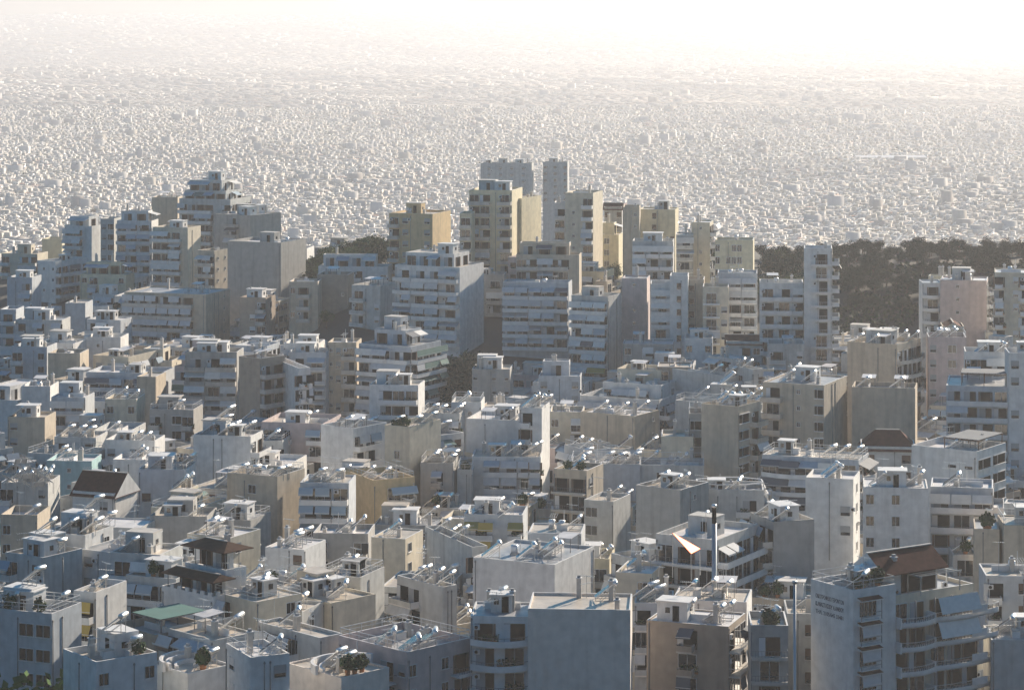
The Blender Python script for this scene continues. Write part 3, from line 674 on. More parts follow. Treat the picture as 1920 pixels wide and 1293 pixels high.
B(990,1090,1100,1000,1060,635,12,'bl','.w.','','bluish blank house with a small roof canopy','',h=1)
B(626,763,882,1222,1293,500,45,'pk','w.w.rr|w','w..w|rr','pinkish block with a broad walled roof','at the bottom centre',h=3,stair=False,roof='roof_grey',par=1.0,ch=4,ap=0,cap='roof_white')
B(882,992,1000,1155,1293,508,12,'wh','ccc','','stack of curved white balconies','left of the big blank wall',h=1,ap=.0,stair=False,dep=9)
B(990,1182,1192,1143,1293,505,4,'pw','','','big blank pale wall','at the bottom centre',h=1,roof='roof_tan',stair=False,ch=3,cap='slab',dep=12,seed=31,fx=0,par=.35)
B(1155,1222,1250,1075,1130,575,35,'cr','.w','w','small roof house with a pale lit top','',h=1,roof='roof_white',stair=False)
B(1233,1345,1437,1012,1120,582,30,'gw','rrr','bb','pale block with rail balconies and glaring roof','',h=1,ap=.3,roof='roof_white')
B(1415,1450,1530,978,1110,598,55,'gy','a','..','grey gabled end wall beside the glaring roof','',h=3,stair=False)
B(1190,1262,1270,1130,1200,560,10,'bl','b.w','','bluish rail block behind the brown block','',h=2)
B(1262,1400,1420,1128,1175,548,12,'wh','w.w.w','','long low white roof house with dark openings','',h=3,stair=False,roof='roof_tan')
B(1215,1366,1408,1174,1293,522,20,'br','..|a.|.','ll','brown block with one black awning','at the bottom right centre',h=3,ap=.9,aw='aw_dark',stair=False,roof='roof_white')
B(1408,1478,1482,1172,1293,512,8,'gy','rr','','grey balcony block behind the tall flue pole','',h=1,ap=.3,roof='roof_tan')
B(1476,1534,1540,1150,1293,530,8,'gw','.w','','pale slab between flue pole and lettered block','',h=1,stair=False)
# foreground, right
B(1850,1990,1996,1080,1180,560,5,'bl','b.wbb','','bluish block with long balconies','at the right edge',h=2)
B(1860,1990,1996,1200,1293,520,5,'gw','..b','','low pale block at the lower right corner','',h=1)

B(296,400,470,1200,1240,512,46,'gw','aa','..','pale terrace strip below the brown roofed villa','',h=1,ap=1,aw='aw_grey',stair=False)
B(390,480,560,1128,1180,540,46,'cr','b.','.w','cream roof house right of the crenellated villa','',h=2,stair=False)
B(230,330,372,1085,1130,566,42,'gw','aaaa','','second slanting awning row','just behind the brown roofed villa',h=0,ap=1,aw='aw_blue',stair=False)
B(140,250,300,1040,1080,592,42,'wh','w.w','.','plain pale house behind the two awning rows','',h=2,stair=False)
B(0,80,140,1045,1100,585,40,'gw','b.w','.','pale terrace with one glowing tank','at the left edge',h=1,stair=True)
B(430,540,600,1100,1150,570,44,'wh','w..','bb','white block behind the cream roof house','',h=2)
B(470,600,640,1195,1230,515,46,'gw','aa.','..','grey canopied terrace left of the pinkish block','',h=1,ap=1,aw='aw_grey',stair=False)
B(395,470,500,975,1010,668,35,'gy','.b','','dark low roofs below the tall beige blank wall','',h=1)
B(280,370,410,1055,1100,600,40,'wh','w.','..','small white roof house behind the villa','',h=1,stair=False)
# ------------------------------------------------------------------ the lettered block (lower right)
root,a1,b1,H1 = B(1532,1600,1688,1106,1293,505,50,'wh','','','white corner block with painted lettering','and maroon window hoods',h=2,stair=False,cap='slab',seed=77,dep=9)
b2=15.5; H2=H1-1.6
obj('wall',shell('wall',b1+.01,0.9,b2-b1+5.0,a1+3,-9,H2,'cr',.5,'slab'),root)
rb=MB(); rb.box(b1+.25,b2+4.7,1.1,a1+3.6,H2+.004,H2+.05,'roof_grey',False); obj('roof',rb.mesh('roof'),root)
def hood():
    b=MB(); b.box(-1.75,1.75,-.95,0,2.62,2.72,'slab'); b.add([(-1.75,-.95,2.725),(1.75,-.95,2.725),(1.75,0,3.0),(-1.75,0,3.0)],[(0,1,2,3)],'tile')
    b.add([(-1.75,-.95,2.725),(-1.75,0,3.0),(-1.75,0,2.725)],[(0,1,2)],'slab'); b.add([(1.75,-.95,2.725),(1.75,0,3.0),(1.75,0,2.725)],[(0,2,1)],'slab')
    return b.mesh('window_hood')
hd=hood(); rr=random.Random(4)
for k in range(5):
    z=H1-3.0*(k+1)-.4
    obj('window_hood',hd,root,(2.3,0,z)); obj('window',m_window(2.6,1.9,'g'),root,(2.3,0,z+.6))
    if k!=0: obj('awning',m_awning(3.1,'aw_grey',3),root,(.8,.9,z-.1))
    mk=('hoodrail',)
    if mk not in CACHE:
        b=MB(); b.box(-1.6,1.6,-.75,-.01,.0,.12,'slab'); b.obox((-1.6,-.72,1.0),(1.6,-.72,1.0),.06,.06,'rail'); b.obox((-1.6,-.72,.1),(-1.6,-.72,2.6),.07,.07,'rail'); b.obox((1.6,-.72,.1),(1.6,-.72,2.6),.07,.07,'rail'); b.obox((-1.6,-.72,.55),(1.6,-.72,.55),.04,.04,'rail'); CACHE[mk]=b.mesh('window_rail')
    obj('window_rail',CACHE[mk],root,(2.3,0,z+.15))
def bal_run(x0,L,z,bulge,depth,endr,name='balcony'):
    b=MB(); n=16; pts=[]
    for i in range(n+1):
        t=i/n; pts.append((L*t, -(depth+bulge*math.sin(math.pi*t))))
    if endr: pts+= [(L+endr*math.sin(u)*1.0, -(depth)*math.cos(u)) for u in [rad(v) for v in (20,40,60,80)]]+[(L+endr,.9)]
    for (xa,ya),(xb,yb) in zip(pts,pts[1:]):
        b.add([(xa,.9,-.2),(xb,.9,-.2),(xb,yb,-.2),(xa,ya,-.2),(xa,.9,0),(xb,.9,0),(xb,yb,0),(xa,ya,0)],[(0,1,2,3),(7,6,5,4),(3,2,6,7)],'slab')
        b.add([(xa,ya,-.2),(xb,yb,-.2),(xb,yb,.42),(xa,ya,.42),(xa,ya+.12,0),(xb,yb+.12,0),(xb,yb+.12,.42),(xa,ya+.12,.42)],[(0,1,2,3),(3,2,6,7),(7,6,5,4)],'slab')
        b.obox((xa,ya+.06,.98),(xb,yb+.06,.98),.07,.06,'rail_l'); b.obox((xa,ya+.06,.72),(xb,yb+.06,.72),.05,.05,'rail'); b.obox((xa,ya+.06,.42),(xa,ya+.06,.98),.05,.05,'rail')
    b.box(-.12,.12,-depth-.1,.9,-.3,1.05,'slab')
    obj(name,b.mesh(name),root,(x0,0,z))
for k in range(5):
    z=H2-3.0*(k+1)
    bal_run(b1+.2,5.6,z,.7,.7,0); bal_run(b1+5.9,9.0,z,.5,.6,2.2)
    for j,s in enumerate((1.4,4.2,7.6,10.4,13.0)): obj('balcony_door',m_door((k+j)%4),root,(b1+s,.9,z))
    for s in (3,6.2,9.0):
        mk=('colm',)
        if mk not in CACHE: b=MB(); b.cyl((0,0,0),(0,0,2.8),.09,'rail',8); CACHE[mk]=b.mesh('balcony_post')
        obj('balcony_post',CACHE[mk],root,(b1+s,-.2,z))
    if k<2 or k==3:
        mk=('bigawn',)
        if mk not in CACHE:
            b=MB(); b.add([(0,-.75,2.8),(6.6,-.75,2.8),(6.6,-1.5,.9),(0,-1.5,.9),(0,-.70,2.8),(6.6,-.70,2.8),(6.6,-1.45,.9),(0,-1.45,.9)],[(0,3,2,1),(4,5,6,7),(3,7,6,2),(0,4,7,3),(1,2,6,5)],'aw_white'); CACHE[mk]=b.mesh('awning')
        if k<2: obj('awning',CACHE[mk],root,(b1+6.3,0,z))
    b=MB(); b.box(0,2.6,-1.0,-.94,.45,1.35,'roof_white'); obj('balcony_screen',b.mesh('balcony_screen'),root,(b1+11.4,-.35,z))
# roof house with the maroon roof
px0,px1,py0,py1=b1-.5,b1+9.5,3.0,7.5
obj('penthouse',shell('penthouse',px0,py0,px1-px0,py1-py0,H2+.05,H2+2.9,'wh',.02,'wh'),root)
m_=MB(); m_.box(px0+4,px1-.3,py0-.05,py0-.003,H2+.1,H2+2.7,'dark'); obj('terrace_opening',m_.mesh('terrace_opening'),root); obj('window',m_window(1.0,1.0,'g'),root,(px0,py0+2.5,H2+1.2),-math.pi/2)  # flat black panel, the opening's inner shade put into its colour
pitched(root,px0,px1,py0-1.5,py1,H2+3.0,2.3,'x',0,.3,'tile','wh')
chimney(root,px1+1.2,6.2,H2+.1,3.0); chimney(root,px0+3,py0+.2,H2+3.4,1.2)
pergola(root,b1+4.5,b1+11,.5,2.9,H2+.06,2.3,'galv')
for s in (b1+2.5,b1+10.5): obj('air_conditioner',m_ac(),root,(s,2.95,H2+.1))
for i,(t,sz) in enumerate((('ΟΙΚΟΤΡΟΦΕΙΟ ΓΕΡΟΝΤΩΝ',.47),('Κ.ΑΝΑΣΤΑΣΙΟΥ Α.ΑΝΘΟΥ',.47),('ΤΗΛ. 2105/645 33481',.47))):
    cu=bpy.data.curves.new('sign_lettering','FONT'); cu.body=t; cu.size=sz*1.25; cu.extrude=.01; cu.offset=.012 if i==1 else .004; cu.materials.append(M['letter'])
    o=bpy.data.objects.new('sign_lettering',cu); COL.link(o); o.parent=root
    cu.align_x='LEFT'; bpy.context.view_layer.update(); wd=max(.1,o.dimensions.x); s=min(1.0,5.3/wd)
    o.scale=(s,1.15,1); o.rotation_euler=(rad(90),0,-math.pi/2); o.location=(-.015,a1-.9,H1-1.5-i*.95)
    bpy.context.view_layer.update(); me=bpy.data.meshes.new_from_object(o); o2=obj('sign_lettering',me,root,o.location[:]); o2.rotation_euler=o.rotation_euler; o2.scale=o.scale; bpy.data.objects.remove(o)
# ------------------------------------------------------------------ fill between the blocks
HANDN=len(RECTS)
INFO=[(r,) for r in RECTS]
NAMES=[(( (h_[0].location.x)),h_[0].location.y/DS,h_[2]) for h_ in HOSTS if h_[3]=='rf']
def head(n):
    out=[]
    for wd in n.split():
        if wd in('with','beside','under','left','right','behind','between','crowned','of','before','at','above','in','cut','near','below','rising','like','over','sunk','standing','and','wedged','to','crowded','by','is'): break
        out.append(wd)
    return ' '.join(out)
BLOCK=[(528,732,420,512,1190),(1425,1510,440,528,1180),(1564,1735,445,628,1180),(1735,1960,445,512,1180),(1850,1872,445,600,1180),(835,938,600,735,1000),
       (905,943,530,600,1100),(-200,2100,-200,462,2500),(-200,120,-200,452,2500),(1016,1040,380,470,1180),(1265,1345,395,440,1180)]
fr=random.Random(21); placed=[]
def inpoly(p,poly):
    c=False; j=3
    for i in range(4):
        if (poly[i][1]>p[1])!=(poly[j][1]>p[1]) and p[0]<(poly[j][0]-poly[i][0])*(p[1]-poly[i][1])/(poly[j][1]-poly[i][1])+poly[i][0]: c=not c
        j=i
    return c
VIS=[r for r in RECTS]
cands=[]
D=474.0
while D<1240:
    half=1010*D/F; x=-half
    while x<half:
        cands.append((D+fr.uniform(-3,3),x+fr.uniform(-3,3))); x+=11
    D+=11.5/DS
fillcols=['wh']*5+['gw']*5+['cr']*4+['be']*4+['bl']*3+['gy']*2+['pk','ye','br']
forms=['block','flat-roofed block','house block','terrace block','balcony block']
FP=list(FOOT); chosen=[]
cands2=[(D,x,0) for D,x in cands]+[(D+fr.uniform(-5,5),x+fr.uniform(-5,5),1) for D,x in cands]+[(D+fr.uniform(-8,8),x+fr.uniform(-5,5),2) for D,x in cands]
for (D,x,pss) in cands2:
    th=fr.choice((8,12,18,22,30,42,50)); a=fr.uniform(7.5,13); b=fr.uniform(7,11.5)
    if pss: a,b=a*.68,b*.68
    t=rad(th)
    if D>900: th=fr.choice((8,12,18,22)); t=rad(th)
    xc=pxx(x,D); x0=pxx(x-a*math.cos(t),D+a*math.sin(t)*.5/DS); x1=pxx(x+b*math.sin(t),D+b*math.cos(t)*.5/DS)
    if x1<-10 or x0>1930: continue
    cs,sn=math.cos(rad(90-th)),math.sin(rad(90-th))
    pts=[(x+cs*u-sn*v,D*DS+sn*u+cs*v) for u in (.3,b/2,b-.3) for v in (.3,a/2,a-.3)]
    if any(inpoly(p,f) for f in FP for p in pts): continue
    Yd=D*DS; poly=[(x,Yd),(x+cs*b,Yd+sn*b),(x+cs*b-sn*a,Yd+sn*b+cs*a),(x-sn*a,Yd+cs*a)]
    if any(inpoly((sum(v[0] for v in f)/4,sum(v[1] for v in f)/4),poly) for f in FP): continue
    G=gz(x,D); fl=fr.choice((2,3,3,4,4,5,6)) if D<900 else fr.choice((2,3,3,4,5,6)); H=fl*3.0
    lim=0
    for (r0,r1,ry,rv,rD) in RECTS[:HANDN]+BLOCK:
        if rD>D-4 and r1>x0+2 and r0<x1-2: lim=max(lim,rv+4)
    yt=pyz(G+H+1.4,D)
    if yt<lim: yt=lim
    H=zpx(yt,D)-G-.85
    if H<2.3: continue
    vis=0; W_=x1-x0
    for sx in range(6):
        for sy in range(6):
            px=x0+W_*(sx+.5)/6; py=yt-6+(sy+.5)*8
            if 0<=px<=1920 and py<1293 and not any(r0<=px<=r1 and ry<=py<=rv+20 and rD<D for (r0,r1,ry,rv,rD) in VIS): vis+=1
    if vis<3: continue
    FP.append(poly); VIS.append((x0,x1,yt,yt+60,D)); chosen.append((vis/36*W_,D,x,x0,xc,x1,yt,th,H))
print('CAND',len(chosen),'HANDN',HANDN); chosen.sort(key=lambda t_:-t_[0]); chosen=chosen[:145]; nfill=0
for (_,D,x,x0,xc,x1,yt,th,H) in chosen:
    col=fr.choice(fillcols); fm=fr.choice(forms); lab=None
    near=sorted(NAMES,key=lambda q_:(q_[0]-x)**2+((q_[1]-D)*.6)**2)[:7]
    for tries in range(60):
        nn=near[tries%7]; hn=head(nn[2]); dx=x-nn[0]; dy=D-nn[1]
        rel=('left of' if dx<0 else 'right of') if abs(dx)>abs(dy)*.5 else ('behind' if dy>0 else 'in front of')
        size=('low','small','mid-height','tall')[min(3,int(H/4))] if tries<7 else ('plain','worn','narrow','squat','weathered')[tries%5]
        c=f"{size} {CNAME[col]} {fm if tries<14 else fr.choice(forms)} {rel} the {hn}"
        if c not in USED and len(c.split())<=13: lab=c; break
    if not lab: continue
    PH=None
    if fr.random()<.5 and H>6.5: PH=[(fr.uniform(1,3),fr.uniform(1,3),1)]; yt+=3.0*F/D
    specs=['bb.w','w.bb','b.b','w.bw','bbb','.w.b','aaa','aa.','rr.w','wbs','b|b','.s.b','bbw','a|a','rrr','a|bb','lll']
    def rspec(wpx,cosv):
        n_=max(2,int(wpx*D/F/max(.3,cosv)/2.7)); out=''
        while len(out)<n_: out+=fr.choice(['bb','aa','bbb','w','w','.','s','rr','g','aa','b','wb','bb.'])
        return out[:n_]
    sA=rspec(xc-x0,math.cos(rad(th))); sB=rspec(x1-xc,math.sin(rad(th))) if th>15 else fr.choice(('','.','.w'))
    if fr.random()<.15: sA='...'
    B(x0,xc,x1,yt,yt+ (70 if D<700 else 60),D,th,col,sA,sB,lab,'',h=fr.choice((0,1,1,2)),ap=fr.choice((.2,.5,.8)),rect=0,
      ph=PH)
    nfill+=1
print('FILL',nfill,'HAND',HANDN)
# ------------------------------------------------------------------ rooftop things
def m_coll(npan):
    k=('coll',npan)
    if k not in CACHE:
        b=MB(); W=.55*npan
        for p in range(npan):
            y0=-W+1.1*p+.03; y1=y0+1.04
            A=Vector((-.85,0,.25)); Bv=Vector((.75,0,1.45)); d=(Bv-A).normalized(); nrm=Vector((-d.z,0,d.x))
            def P(s,y,h): v=A+(Bv-A)*s+nrm*h; return (v.x,y,v.z)
            vs=[P(0,y0,0),P(1,y0,0),P(1,y1,0),P(0,y1,0),P(0,y0,.1),P(1,y0,.1),P(1,y1,.1),P(0,y1,.1)]
            b.add(vs,[(3,2,1,0),(0,1,5,4),(1,2,6,5),(2,3,7,6),(3,0,4,7),(4,5,6,7)],'alu')
            vs=[P(.04,y0+.06,.104),P(.96,y0+.06,.104),P(.96,y1-.06,.104),P(.04,y1-.06,.104)]
            b.add(vs,[(0,1,2,3)],'coll')
        CACHE[k]=b.mesh('collector')
    return CACHE[k]
def m_tank(kind,npan):
    k=('tank',kind,npan)
    if k not in CACHE:
        b=MB(); L=.62 if npan==1 else .85
        b.cyl((.95,-L,1.62),(.95,L,1.62),.24,kind,14,True); CACHE[k]=b.mesh('tank')
    return CACHE[k]
def m_stand(npan):
    k=('stand',npan)
    if k not in CACHE:
        b=MB(); W=.5*npan
        for y in (-W,W):
            b.obox((-.85,y,0),(-.85,y,.3),.05,.05,'galv'); b.obox((.95,y,0),(.95,y,1.4),.05,.05,'galv'); b.obox((-.85,y,.03),(.95,y,.03),.05,.05,'galv'); b.obox((-.7,y,.3),(.95,y,1.3),.05,.05,'galv'); b.obox((-.3,y,.05),(.95,y,1.0),.04,.04,'galv')
        b.obox((.95,-W,1.3),(.95,W,1.3),.05,.05,'galv'); CACHE[k]=b.mesh('stand')
    return CACHE[k]
hr=random.Random(8); NH=0
def heater(X,Y,Z,rz,lab,npan,kind,grp):
    e=bpy.data.objects.new('solar_water_heater',None); COL.link(e); e.location=(X,Y,Z); e.rotation_euler=(0,0,rz); e.scale=(1.35,1.35,1.35); e.empty_display_size=.3
    tag(e,lab,'solar heater',grp)
    obj('tank',m_tank(kind,npan),e); obj('collector',m_coll(npan),e); obj('stand',m_stand(npan),e)
def lw(root,u,v,z):
    c=math.cos(root.rotation_euler[2]); s=math.sin(root.rotation_euler[2])
    return root.location.x+c*u-s*v, root.location.y+s*u+c*v, root.location.z+z
HOSTS.sort(key=lambda t:t[9])
def antenna_mesh(v):
    k=('ant',v)
    if k not in CACHE:
        r_=random.Random(v); b=MB(); h=r_.uniform(2.6,4.2); b.obox((0,0,0),(0,0,h),.06,.06,'galv')
        for lv in range(2 if v%2 else 1):
            z=h-.1-lv*.9; ang=r_.uniform(0,3.1); c,s=math.cos(ang),math.sin(ang); L=r_.uniform(.7,1.1)
            b.obox((-c*L,-s*L,z),(c*L,s*L,z),.045,.045,'galv')
            for i in range(7):
                t=-L+2*L*i/6; w_=.35-.03*i; b.obox((c*t+s*w_,s*t-c*w_,z+.03),(c*t-s*w_,s*t+c*w_,z+.03),.03,.03,'alu')
        CACHE[k]=b.mesh('antenna')
    return CACHE[k]
NA=0; byroot={}
for (root_,lab,n,kd,u0,u1,v0,v1,z,D,th,cnt,rnd) in HOSTS:
    if NH>=292: cnt=0
    rz=math.radians({0:-16,1:4,2:-30}[NB%3 if False else hr.choice((0,0,1,2))])
    pos=[]
    if kd=='st': cnt=min(cnt,1)
    clus=hr.random()<.5 and cnt>1
    cu_,cv_=hr.uniform(u0,max(u0,u1-1)),hr.uniform(v0,max(v0,v1-1))
    for i in range(cnt):
        for t in range(12):
            if clus: u=min(u1,max(u0,cu_+hr.uniform(-2.6,2.6))); v=min(v1,max(v0,cv_+hr.uniform(-1,1)*(1.5*cnt)))
            else: u=hr.uniform(u0,u1); v=hr.uniform(v0,v1)
            if kd=='rf' and hr.random()<.6: u=u0+(u1-u0)*hr.random()**2 if th<45 else u; 
            if all((u-p[0])**2+(v-p[1])**2>4.4 for p in pos): pos.append((u,v)); break
    W=[(lw(root_,u,v,z)) for u,v in pos]; W.sort(key=lambda p:p[0]/p[1])
    npan=hr.choice((1,1,1,2)); kk=hr.choice(('tank','tank','tank_w'))
    for i,p in enumerate(W):
        on='stair house of the' if kd=='st' else 'the'
        if len(W)==1: L_=f"solar heater on {on} {n}" if kd=='st' else f"lone solar heater on the {n}"
        elif len(W)==2: L_=f"{('left','right')[i]} solar heater of two on the {n}"
        else: L_=f"{ORD[i]} solar heater from the left on the {n}"
        ws=L_.split()
        if len(ws)>16: L_=L_.replace(' from the left','').replace(' of two','').replace('solar heater on stair house of the','stair house solar heater,')
        if len(L_.split())>16 : L_=' '.join(L_.split()[:16])
        if L_ in USED: L_='rear '+L_ if len(L_.split())<16 else L_
        USED.add(L_)
        heater(*p,rz+hr.uniform(-.08,.08),L_,npan,kk,'solar water heaters on the roofs'); NH+=1
    if kd=='rf' and D<900 and NA<150:
        for i in range(hr.choice((1,1,2)) if D<720 else 1):
            p=lw(root_,hr.uniform(u0,u1),hr.uniform(v0,v1),z)
            L_=('thin' if i==0 else 'second thin')+f" tv antenna on the {n}"; L_=' '.join(L_.split()[:16])
            if L_ in USED: continue
            USED.add(L_)
            o=obj('tv_antenna',antenna_mesh(hr.randrange(8)),None,p); tag(o,L_,'antenna','tv antennas on the roofs'); NA+=1
print('HEATERS',NH,'ANT',NA)
# ------------------------------------------------------------------ trees
def crown_mesh(seed,kind,leaf):
    r_=random.Random(seed); b=MB(); lob=[]
    if kind=='cypress': lob=[(0,0,1.5+i*1.1,.9-.08*i,.9) for i in range(7)]
    else:
        for i in range(11):
            an=r_.uniform(0,6.28); q_=r_.uniform(.2,2.3); lob.append((math.cos(an)*q_,math.sin(an)*q_,r_.uniform(2.4,5.6)-q_*.35,r_.uniform(.9,1.7),r_.uniform(.7,1.0)))
    N=2400 if kind!='cypress' else 1400
    for i in range(N):
        lx,ly,lz,lr,sq=r_.choice(lob)
        d=Vector((r_.gauss(0,1),r_.gauss(0,1),r_.gauss(0,1))).normalized(); rr_=lr*(r_.random()**.35)*(1+.25*r_.uniform(-1,1))
        c=Vector((lx,ly,lz))+Vector((d.x*rr_,d.y*rr_,d.z*rr_*sq)); s=r_.uniform(.13,.30)
        t1=Vector((r_.gauss(0,1),r_.gauss(0,1),r_.gauss(0,1))).normalized(); t2=(t1.cross(d)+Vector((.01,0,0))).normalized(); t1=(t1*.6+t2.cross(d)*.4)
        b.add([c-t1*s-t2*s*.6,c+t1*s-t2*s*.6,c+t1*s+t2*s*.6,c-t1*s+t2*s*.6],[(0,1,2,3)],leaf)
    return b.mesh('crown')
def trunk_mesh(seed,kind):
    r_=random.Random(seed); b=MB(); top=3.6 if kind!='cypress' else 7
    b.cyl((0,0,-.8),(.1,0,top*.6),.24,'bark',8,r1=.15); b.cyl((.1,0,top*.6),(0,.1,top*1.2),.15,'bark',8,r1=.04)
    if kind!='cypress':
        for i in range(5):
            an=i*1.25+r_.random(); z=top*(.4+.1*i); b.cyl((.05,0,z),(math.cos(an)*1.7,math.sin(an)*1.7,z+1.2),.1,'bark',6,r1=.03)
    return b.mesh('trunk')
TK=[]
for i in range(9):
    kd='broad' if i<8 else 'cypress'
    TK.append((crown_mesh(100+i,kd,('leaf2','leaf2','leaf2','leaf','leaf','leaf','leaf3','leaf3','leaf2')[i]),trunk_mesh(200+i,kd)))
tr=random.Random(5)
def tree(px,D,h,kind,lab,grp,wf=1.0,name='tree',z=None):
    v=tr.choice({'pine':(0,1,2),'olive':(3,4,5),'fresh':(6,7),'cypress':(8,),'mix':(1,2,3,4,6)}[kind])
    X=xpx(px,D); e=bpy.data.objects.new(name,None); COL.link(e); e.location=(X,D*DS,gz(X,D) if z is None else z); s=h/6.6 if kind!='cypress' else h/8.4
    e.scale=(s*wf*tr.uniform(.9,1.15),s*wf*tr.uniform(.9,1.15),s); e.rotation_euler=(0,0,tr.uniform(0,6.28))
    tag(e,lab,'tree',grp); USED.add(lab)
    obj('crown',TK[v][0],e); obj('trunk',TK[v][1],e)
for i in range(74):
    px=1428+i*7.2+tr.uniform(-6,6); D=1165+tr.uniform(-25,25); 
    tree(px,D,tr.uniform(3.2,4.8)+1.6*noise.noise(Vector((px*.02,0,0))),'pine','dark pine in the tree line along the hill crest at right','pines along the right hill crest',1.25,'pine_tree')
for i in range(62):
    px=tr.uniform(1560,1960); D=tr.uniform(1045,1145)
    tree(px,D,tr.uniform(4,5.5),'pine','dark pine on the shaded slope below the right hill crest','pines on the shaded slope',1.3,'pine_tree')
for i in range(12):
    tree(tr.uniform(1430,1506),tr.uniform(1060,1140),tr.uniform(5,7.5),'mix','dark tree behind the slim white tower, left of it','trees left of the slim white tower',1.3)
for i in range(44):
    tree(530+tr.uniform(0,192),tr.uniform(1085,1175),tr.uniform(5.5,8.5),'fresh' if tr.random()<.6 else 'olive','green park tree between bare concrete walls and ochre block','park trees on the ridge',1.35)
for i in range(9):
    tree(tr.uniform(850,925),tr.uniform(912,938),tr.uniform(8,13),'pine','tall dark tree in the valley left of the shut awnings','dark valley trees',1.1)
SINGLE=[(915,1045,9,'pine','dark tree in the gap left of the awning wall'),(930,1042,8,'pine','second dark tree in the gap left of the awning wall'),(1385,770,7,'olive','green tree behind the white ring railings'),(1410,768,6.5,'olive','green tree at the foot of the beige concrete house'),
 (1588,645,9.5,'olive','leafy tree in shadow beside the clean white wall'),(1598,655,8,'olive','smaller leafy tree in shadow by the white blank block'),(1445,600,8,'olive','tree between flue pole and grey gabled wall'),(1432,606,7,'olive','darker tree under the grey gabled end wall'),
 (62,488,27,'fresh','bright green tree top at the lower left corner'),(86,494,25.5,'fresh','green tree top beside the dirty white corner house'),(218,1055,15,'cypress','dark cypress below the yellow low block'),(1027,1115,9,'pine','tree between the two tallest ridge towers'),
 (1148,1150,8,'pine','tree behind the yellow house between towers'),(1152,1095,5,'olive','small tree beside the sunken yellow house'),(1280,1130,7,'olive','leftmost bush tree on the ridge by the cream tower'),(1300,1135,7.5,'olive','middle bush tree on the ridge by the cream tower'),(1325,1138,7,'olive','right bush tree on the ridge by the cream tower'),
 (1372,1110,8,'pine','round dark tree behind the glazed cream hall'),(1350,1120,6,'pine','low dark tree left of the round dark one'),(845,1110,8,'olive','tree right of the ochre block'),(712,1110,10,'olive','tree against the left edge of the ochre block'),
 (612,1030,4,'fresh','low green shrub tree above the beige window column block'),(1880,520,12,'olive','leafy tree at the lower right corner'),(1710,930,6,'pine','tree at the foot of the dark hill'),(1600,900,7,'pine','dark tree right of the slim white tower'),(1580,905,6,'pine','low dark tree touching the slim white tower')]
for (px,D,h_,kd,lab) in SINGLE: tree(px,D,h_,kd,lab,None,1.15)
# scrub on the slope (uncountable)
b=MB(); sr=random.Random(3)
for i in range(9000):
    D=sr.uniform(935,1130); px=sr.uniform(1500,1965)
    if noise.noise(Vector((px*.02,D*.03,0)))<-.12: continue
    X=xpx(px,D); c=Vector((X,D*DS,gz(X,D)+sr.uniform(0,1.3))); s=sr.uniform(.25,.6)
    t1=Vector((sr.gauss(0,1),sr.gauss(0,1),sr.gauss(0,1))).normalized(); t2=t1.cross(Vector((sr.gauss(0,1),sr.gauss(0,1),1))).normalized()
    b.add([c-t1*s-t2*s,c+t1*s-t2*s,c+t1*s+t2*s,c-t1*s+t2*s],[(0,1,2,3)],'leaf2' if sr.random()<.6 else 'leaf')
tag(obj('scrub',b.mesh('scrub')),'dark scrub covering the shaded hill slope','scrub',None,'stuff')
# shrubs in pots on terraces
def shrub(seed):
    r_=random.Random(seed); b=MB(); b.cyl((0,0,0),(0,0,.45),.22,'aw_orange',8,r1=.3)
    for i in range(160):
        d=Vector((r_.gauss(0,1),r_.gauss(0,1),r_.gauss(0,1))).normalized()*r_.random()**.4*.75; c=Vector((0,0,1.1))+d; s=.12
        t1=Vector((r_.gauss(0,1),r_.gauss(0,1),r_.gauss(0,1))).normalized(); t2=t1.cross(d).normalized()
        b.add([c-t1*s-t2*s,c+t1*s-t2*s,c+t1*s+t2*s,c-t1*s+t2*s],[(0,1,2,3)],'leaf')
    return b.mesh('potted_shrub')
SH=[shrub(i) for i in range(3)]; ns=0
for H_ in HOSTS:
    (root_,lab,n,kd,u0,u1,v0,v1,z,D,th,cnt,rnd)=H_
    if kd!='rf' or D>1120 or hr.random()>.22 or ns>=48: continue
    for i in range(hr.choice((1,2,3))):
        p=lw(root_,u0-.3 if th<45 else hr.uniform(u0,u1),hr.uniform(v0,v1) if th<45 else v0-.2,z)
        L_=f"potted shrub on the roof of the {n}"
        if len(L_.split())>16: L_=f"potted shrub on the {n}"
        L_=' '.join(L_.split()[:16])
        o=obj('potted_shrub',SH[i%3],None,p,hr.uniform(0,6)); o.scale=(1.2,1.2,hr.uniform(1,1.5)); tag(o,L_,'plant',f'shrubs on the {n}'); ns+=1
# ------------------------------------------------------------------ single things
def at(px,py,D): return Vector((xpx(px,D),D*DS,zpx(py,D)))
b=MB(); t=at(1490,1093,498); G=gz(t.x,498); b.cyl((0,0,0),(0,0,t.z-G),.16,'galv',12); b.cyl((0,0,t.z-G),(0,0,t.z-G+.3),.3,'galv',12); b.cyl((0,0,(t.z-G)*.6),(0,0,(t.z-G)*.6+.25),.26,'slab',12)
tag(obj('flue_pole',b.mesh('flue_pole'),None,(t.x,498*DS,G)),'tall grey metal pole left of the lettered block','pole')
b=MB(); t=at(1339,950,560); G=gz(t.x,560); hh=t.z-G; b.cyl((0,0,0),(0,0,hh-2.2),.32,'galv',14); b.cyl((0,0,hh-2.2),(0,0,hh),.3,'dark',12); b.cyl((0,0,hh),(0,0,hh+.25),.36,'tank',12,True)
tag(obj('flue_pipe',b.mesh('flue_pipe'),None,(t.x,560*DS,G)),'thick flue pipe with dark cap before the glaring roof block','flue')
